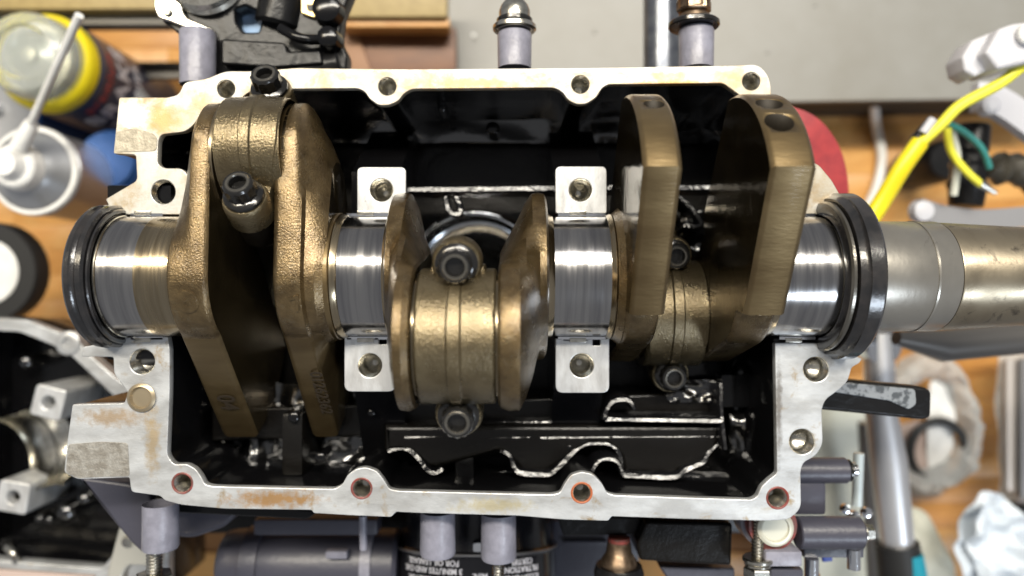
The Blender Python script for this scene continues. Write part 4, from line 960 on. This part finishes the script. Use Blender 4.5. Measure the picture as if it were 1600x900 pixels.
t.add('knurled_body', tube(smooth_path([P(1544, 256, -560), P(1562, 264, -560), P(1582, 262, -560), P(1610, 276, -560)], 3), [20, 34, 28, 40, 34, 30, 36, 34, 36, 30], mat('oily_dark_rubber', (.05, .045, .035), .1, .35, bump=.5, bpx=20), 18))
t.add('hose', tube(smooth_path([P(1596, 268, -560), P(1612, 290, -570), P(1640, 320, -580)]), 22, BLKPL, 14))
# grey bent hoses
t = Th('grey_lever', 'satin grey curved arm at the right edge above the connector', 'arm', P(1570, 170, -500))
t.add('arm', ribbon(smooth_path([P(1522, 152, -500), P(1545, 155, -500), P(1580, 174, -500), P(1640, 220, -500)]), 62, 28, GREYPL))
t.add('pivot', lathe(P(1543, 166, -485), (0, 0, 1), [(-10, 0), (-10, 22), (14, 20), (20, 12), (20, 0)], GREYPL, 24))
t = Th('grey_lever', 'satin grey curved arm lying just above the shaft end at the right', 'arm', P(1500, 340, -500))
t.add('arm', ribbon(smooth_path([P(1430, 326, -520), P(1470, 338, -520), P(1530, 344, -520), P(1640, 336, -520)]), 46, 28, STRAPG2 := mat('satin_grey_arm', (.24, .24, .25), .2, .4)))
t.add('pivot', lathe(P(1440, 330, -500), (0, 0, 1), [(-10, 0), (-10, 26), (12, 22), (16, 12), (16, 0)], GREYPL, 24))
t = Th('plug_housing', 'pale grey plastic plug housing at the top right edge', 'connector', P(1560, 80, -260))
t.add('front_block', poly([(1504, 88), (1520, 62), (1560, 46), (1580, 92), (1524, 120), (1508, 110)], -330, -270, GREYPL, 4, 6))
t.add('rear_block', poly([(1540, 82), (1562, 44), (1585, 36), (1640, 30), (1640, 90), (1560, 108)], -330, -240, GREYPL, 5, 7))
t.add('collar', lathe(P(1604, 54, -235), (0, 0, 1), cyl_prof(-4, 10, 20, 3), WHITE, 24))
# dark grey pipe under the shaft end
single('grey_sleeve', tube([P(1400, 528, -350), P(1470, 540, -380), P(1640, 524, -400)], [14, 34, 34], mat('dark_grey_pipe', (.10, .095, .09), .3, .35), 24), 'dark grey pipe under the shaft end at the right', 'pipe', P(1470, 540, -380))

# ================================================================== OTHER CRANKCASE HALF (bottom left, deeper)
Z = -430
t = Th('crankcase_half', 'separate crankcase half with bright bearing pads lying below at the bottom left', 'engine part', P(60, 700, Z - 150))
out = [(-60, 498), (40, 500), (92, 520), (124, 532), (132, 548), (180, 590), (262, 640), (262, 930), (-60, 930)]
inn = [(-50, 516), (30, 518), (84, 540), (112, 556), (200, 640), (230, 800), (160, 888), (100, 884), (-50, 872)]
t.add('rim', plate(rounded(px2w(out, Z), 12), [rounded(px2w(inn, Z), 12)], Z - 30, Z, ALU, 2))
t.add('bowl', plate(rounded(px2w([(-60, 505), (50, 508), (130, 550), (262, 650), (262, 930), (-60, 930)], Z - 31), 12), [], Z - 230, Z - 140, BLACK, 2))
t.add('bowl_wall', plate(rounded(px2w(out, Z), 12), [rounded(px2w(inn, Z), 12)], Z - 142, Z - 30.5, BLACK, 2))
t.add('rim_boss', lathe(P(107, 536, Z), (0, 0, 1), [(-30, 26), (3, 26), (5, 23), (5, 12), (3, 10), (-20, 10), (-20, 0)], ALU, 28))
for (px, py, rot) in ((75, 629, -14), (20, 777, -10)):
    v = P(px, py, Z + 10); w_ = 66
    sq = [Vector((v.x, v.y)) + Matrix.Rotation(radians(rot), 2) @ Vector(q) for q in ((-w_ / 2, -w_ / 2), (w_ / 2, -w_ / 2), (w_ / 2, w_ / 2), (-w_ / 2, w_ / 2))]
    t.add('bearing_pad', plate(rounded([tuple(q) for q in sq], 8), [circ(v.x, v.y, 15)], Z - 139, Z + 10, PADM, 2))
a, b = P(62, 655, Z - 30), P(32, 752, Z - 30)
dv = (b - a)
t.add('saddle', fin(lathe_bm((a + b) / 2 + Vector((10, 3, 22)), Vector((1, .32, 0)), [(-58, 84), (-58, 92), (-50, 92), (-40, 86), (-12, 86), (-8, 82), (4, 82), (8, 86), (34, 86), (44, 92), (52, 92), (52, 84)], 36, a0=0, a1=pi), STEEL))
for (px, py, r) in ((105, 792, 10), (75, 815, 16), (32, 825, 8), (48, 827, 7), (145, 806, 8), (10, 570, 12), (132, 600, 8), (145, 613, 7)):
    t.add('cast_boss', lathe(P(px, py, Z - 20), (0, 0, 1), [(-120, r * 1.4), (-60, r * 1.4), (r * .5 - 60, r), (r * .8 - 60, 0)], GL, 18))
t.add('oil_pipe', tube(smooth_path([P(12, 855, Z - 10), P(22, 866, Z), P(28, 880, Z - 10)]), 9, STEEL, 12))
t = Th('silver_bracket', 'dull silver bracket arm between the crankcase half and the threaded stud, bottom left', 'bracket', P(190, 860, -300))
t.add('arm', poly([(186, 822), (200, 824), (222, 846), (246, 872), (244, 886), (200, 884), (190, 900), (188, 940), (160, 940), (168, 890)], -330, -300, mat('dull_cast_alloy', (.48, .47, .42), .5, .42), 8, 5))
t.add('pivot', lathe(P(200, 846, -300), (0, 0, 1), [(0, 0), (0, 12), (6, 10), (8, 0)], STEEL, 20))
single('card_strip', box(P(50, 905, -380), (260, 34, 12), PINKW, (0, 0, -4), 3), 'pinkish card edge along the bottom left border', 'card', P(50, 905, -380))
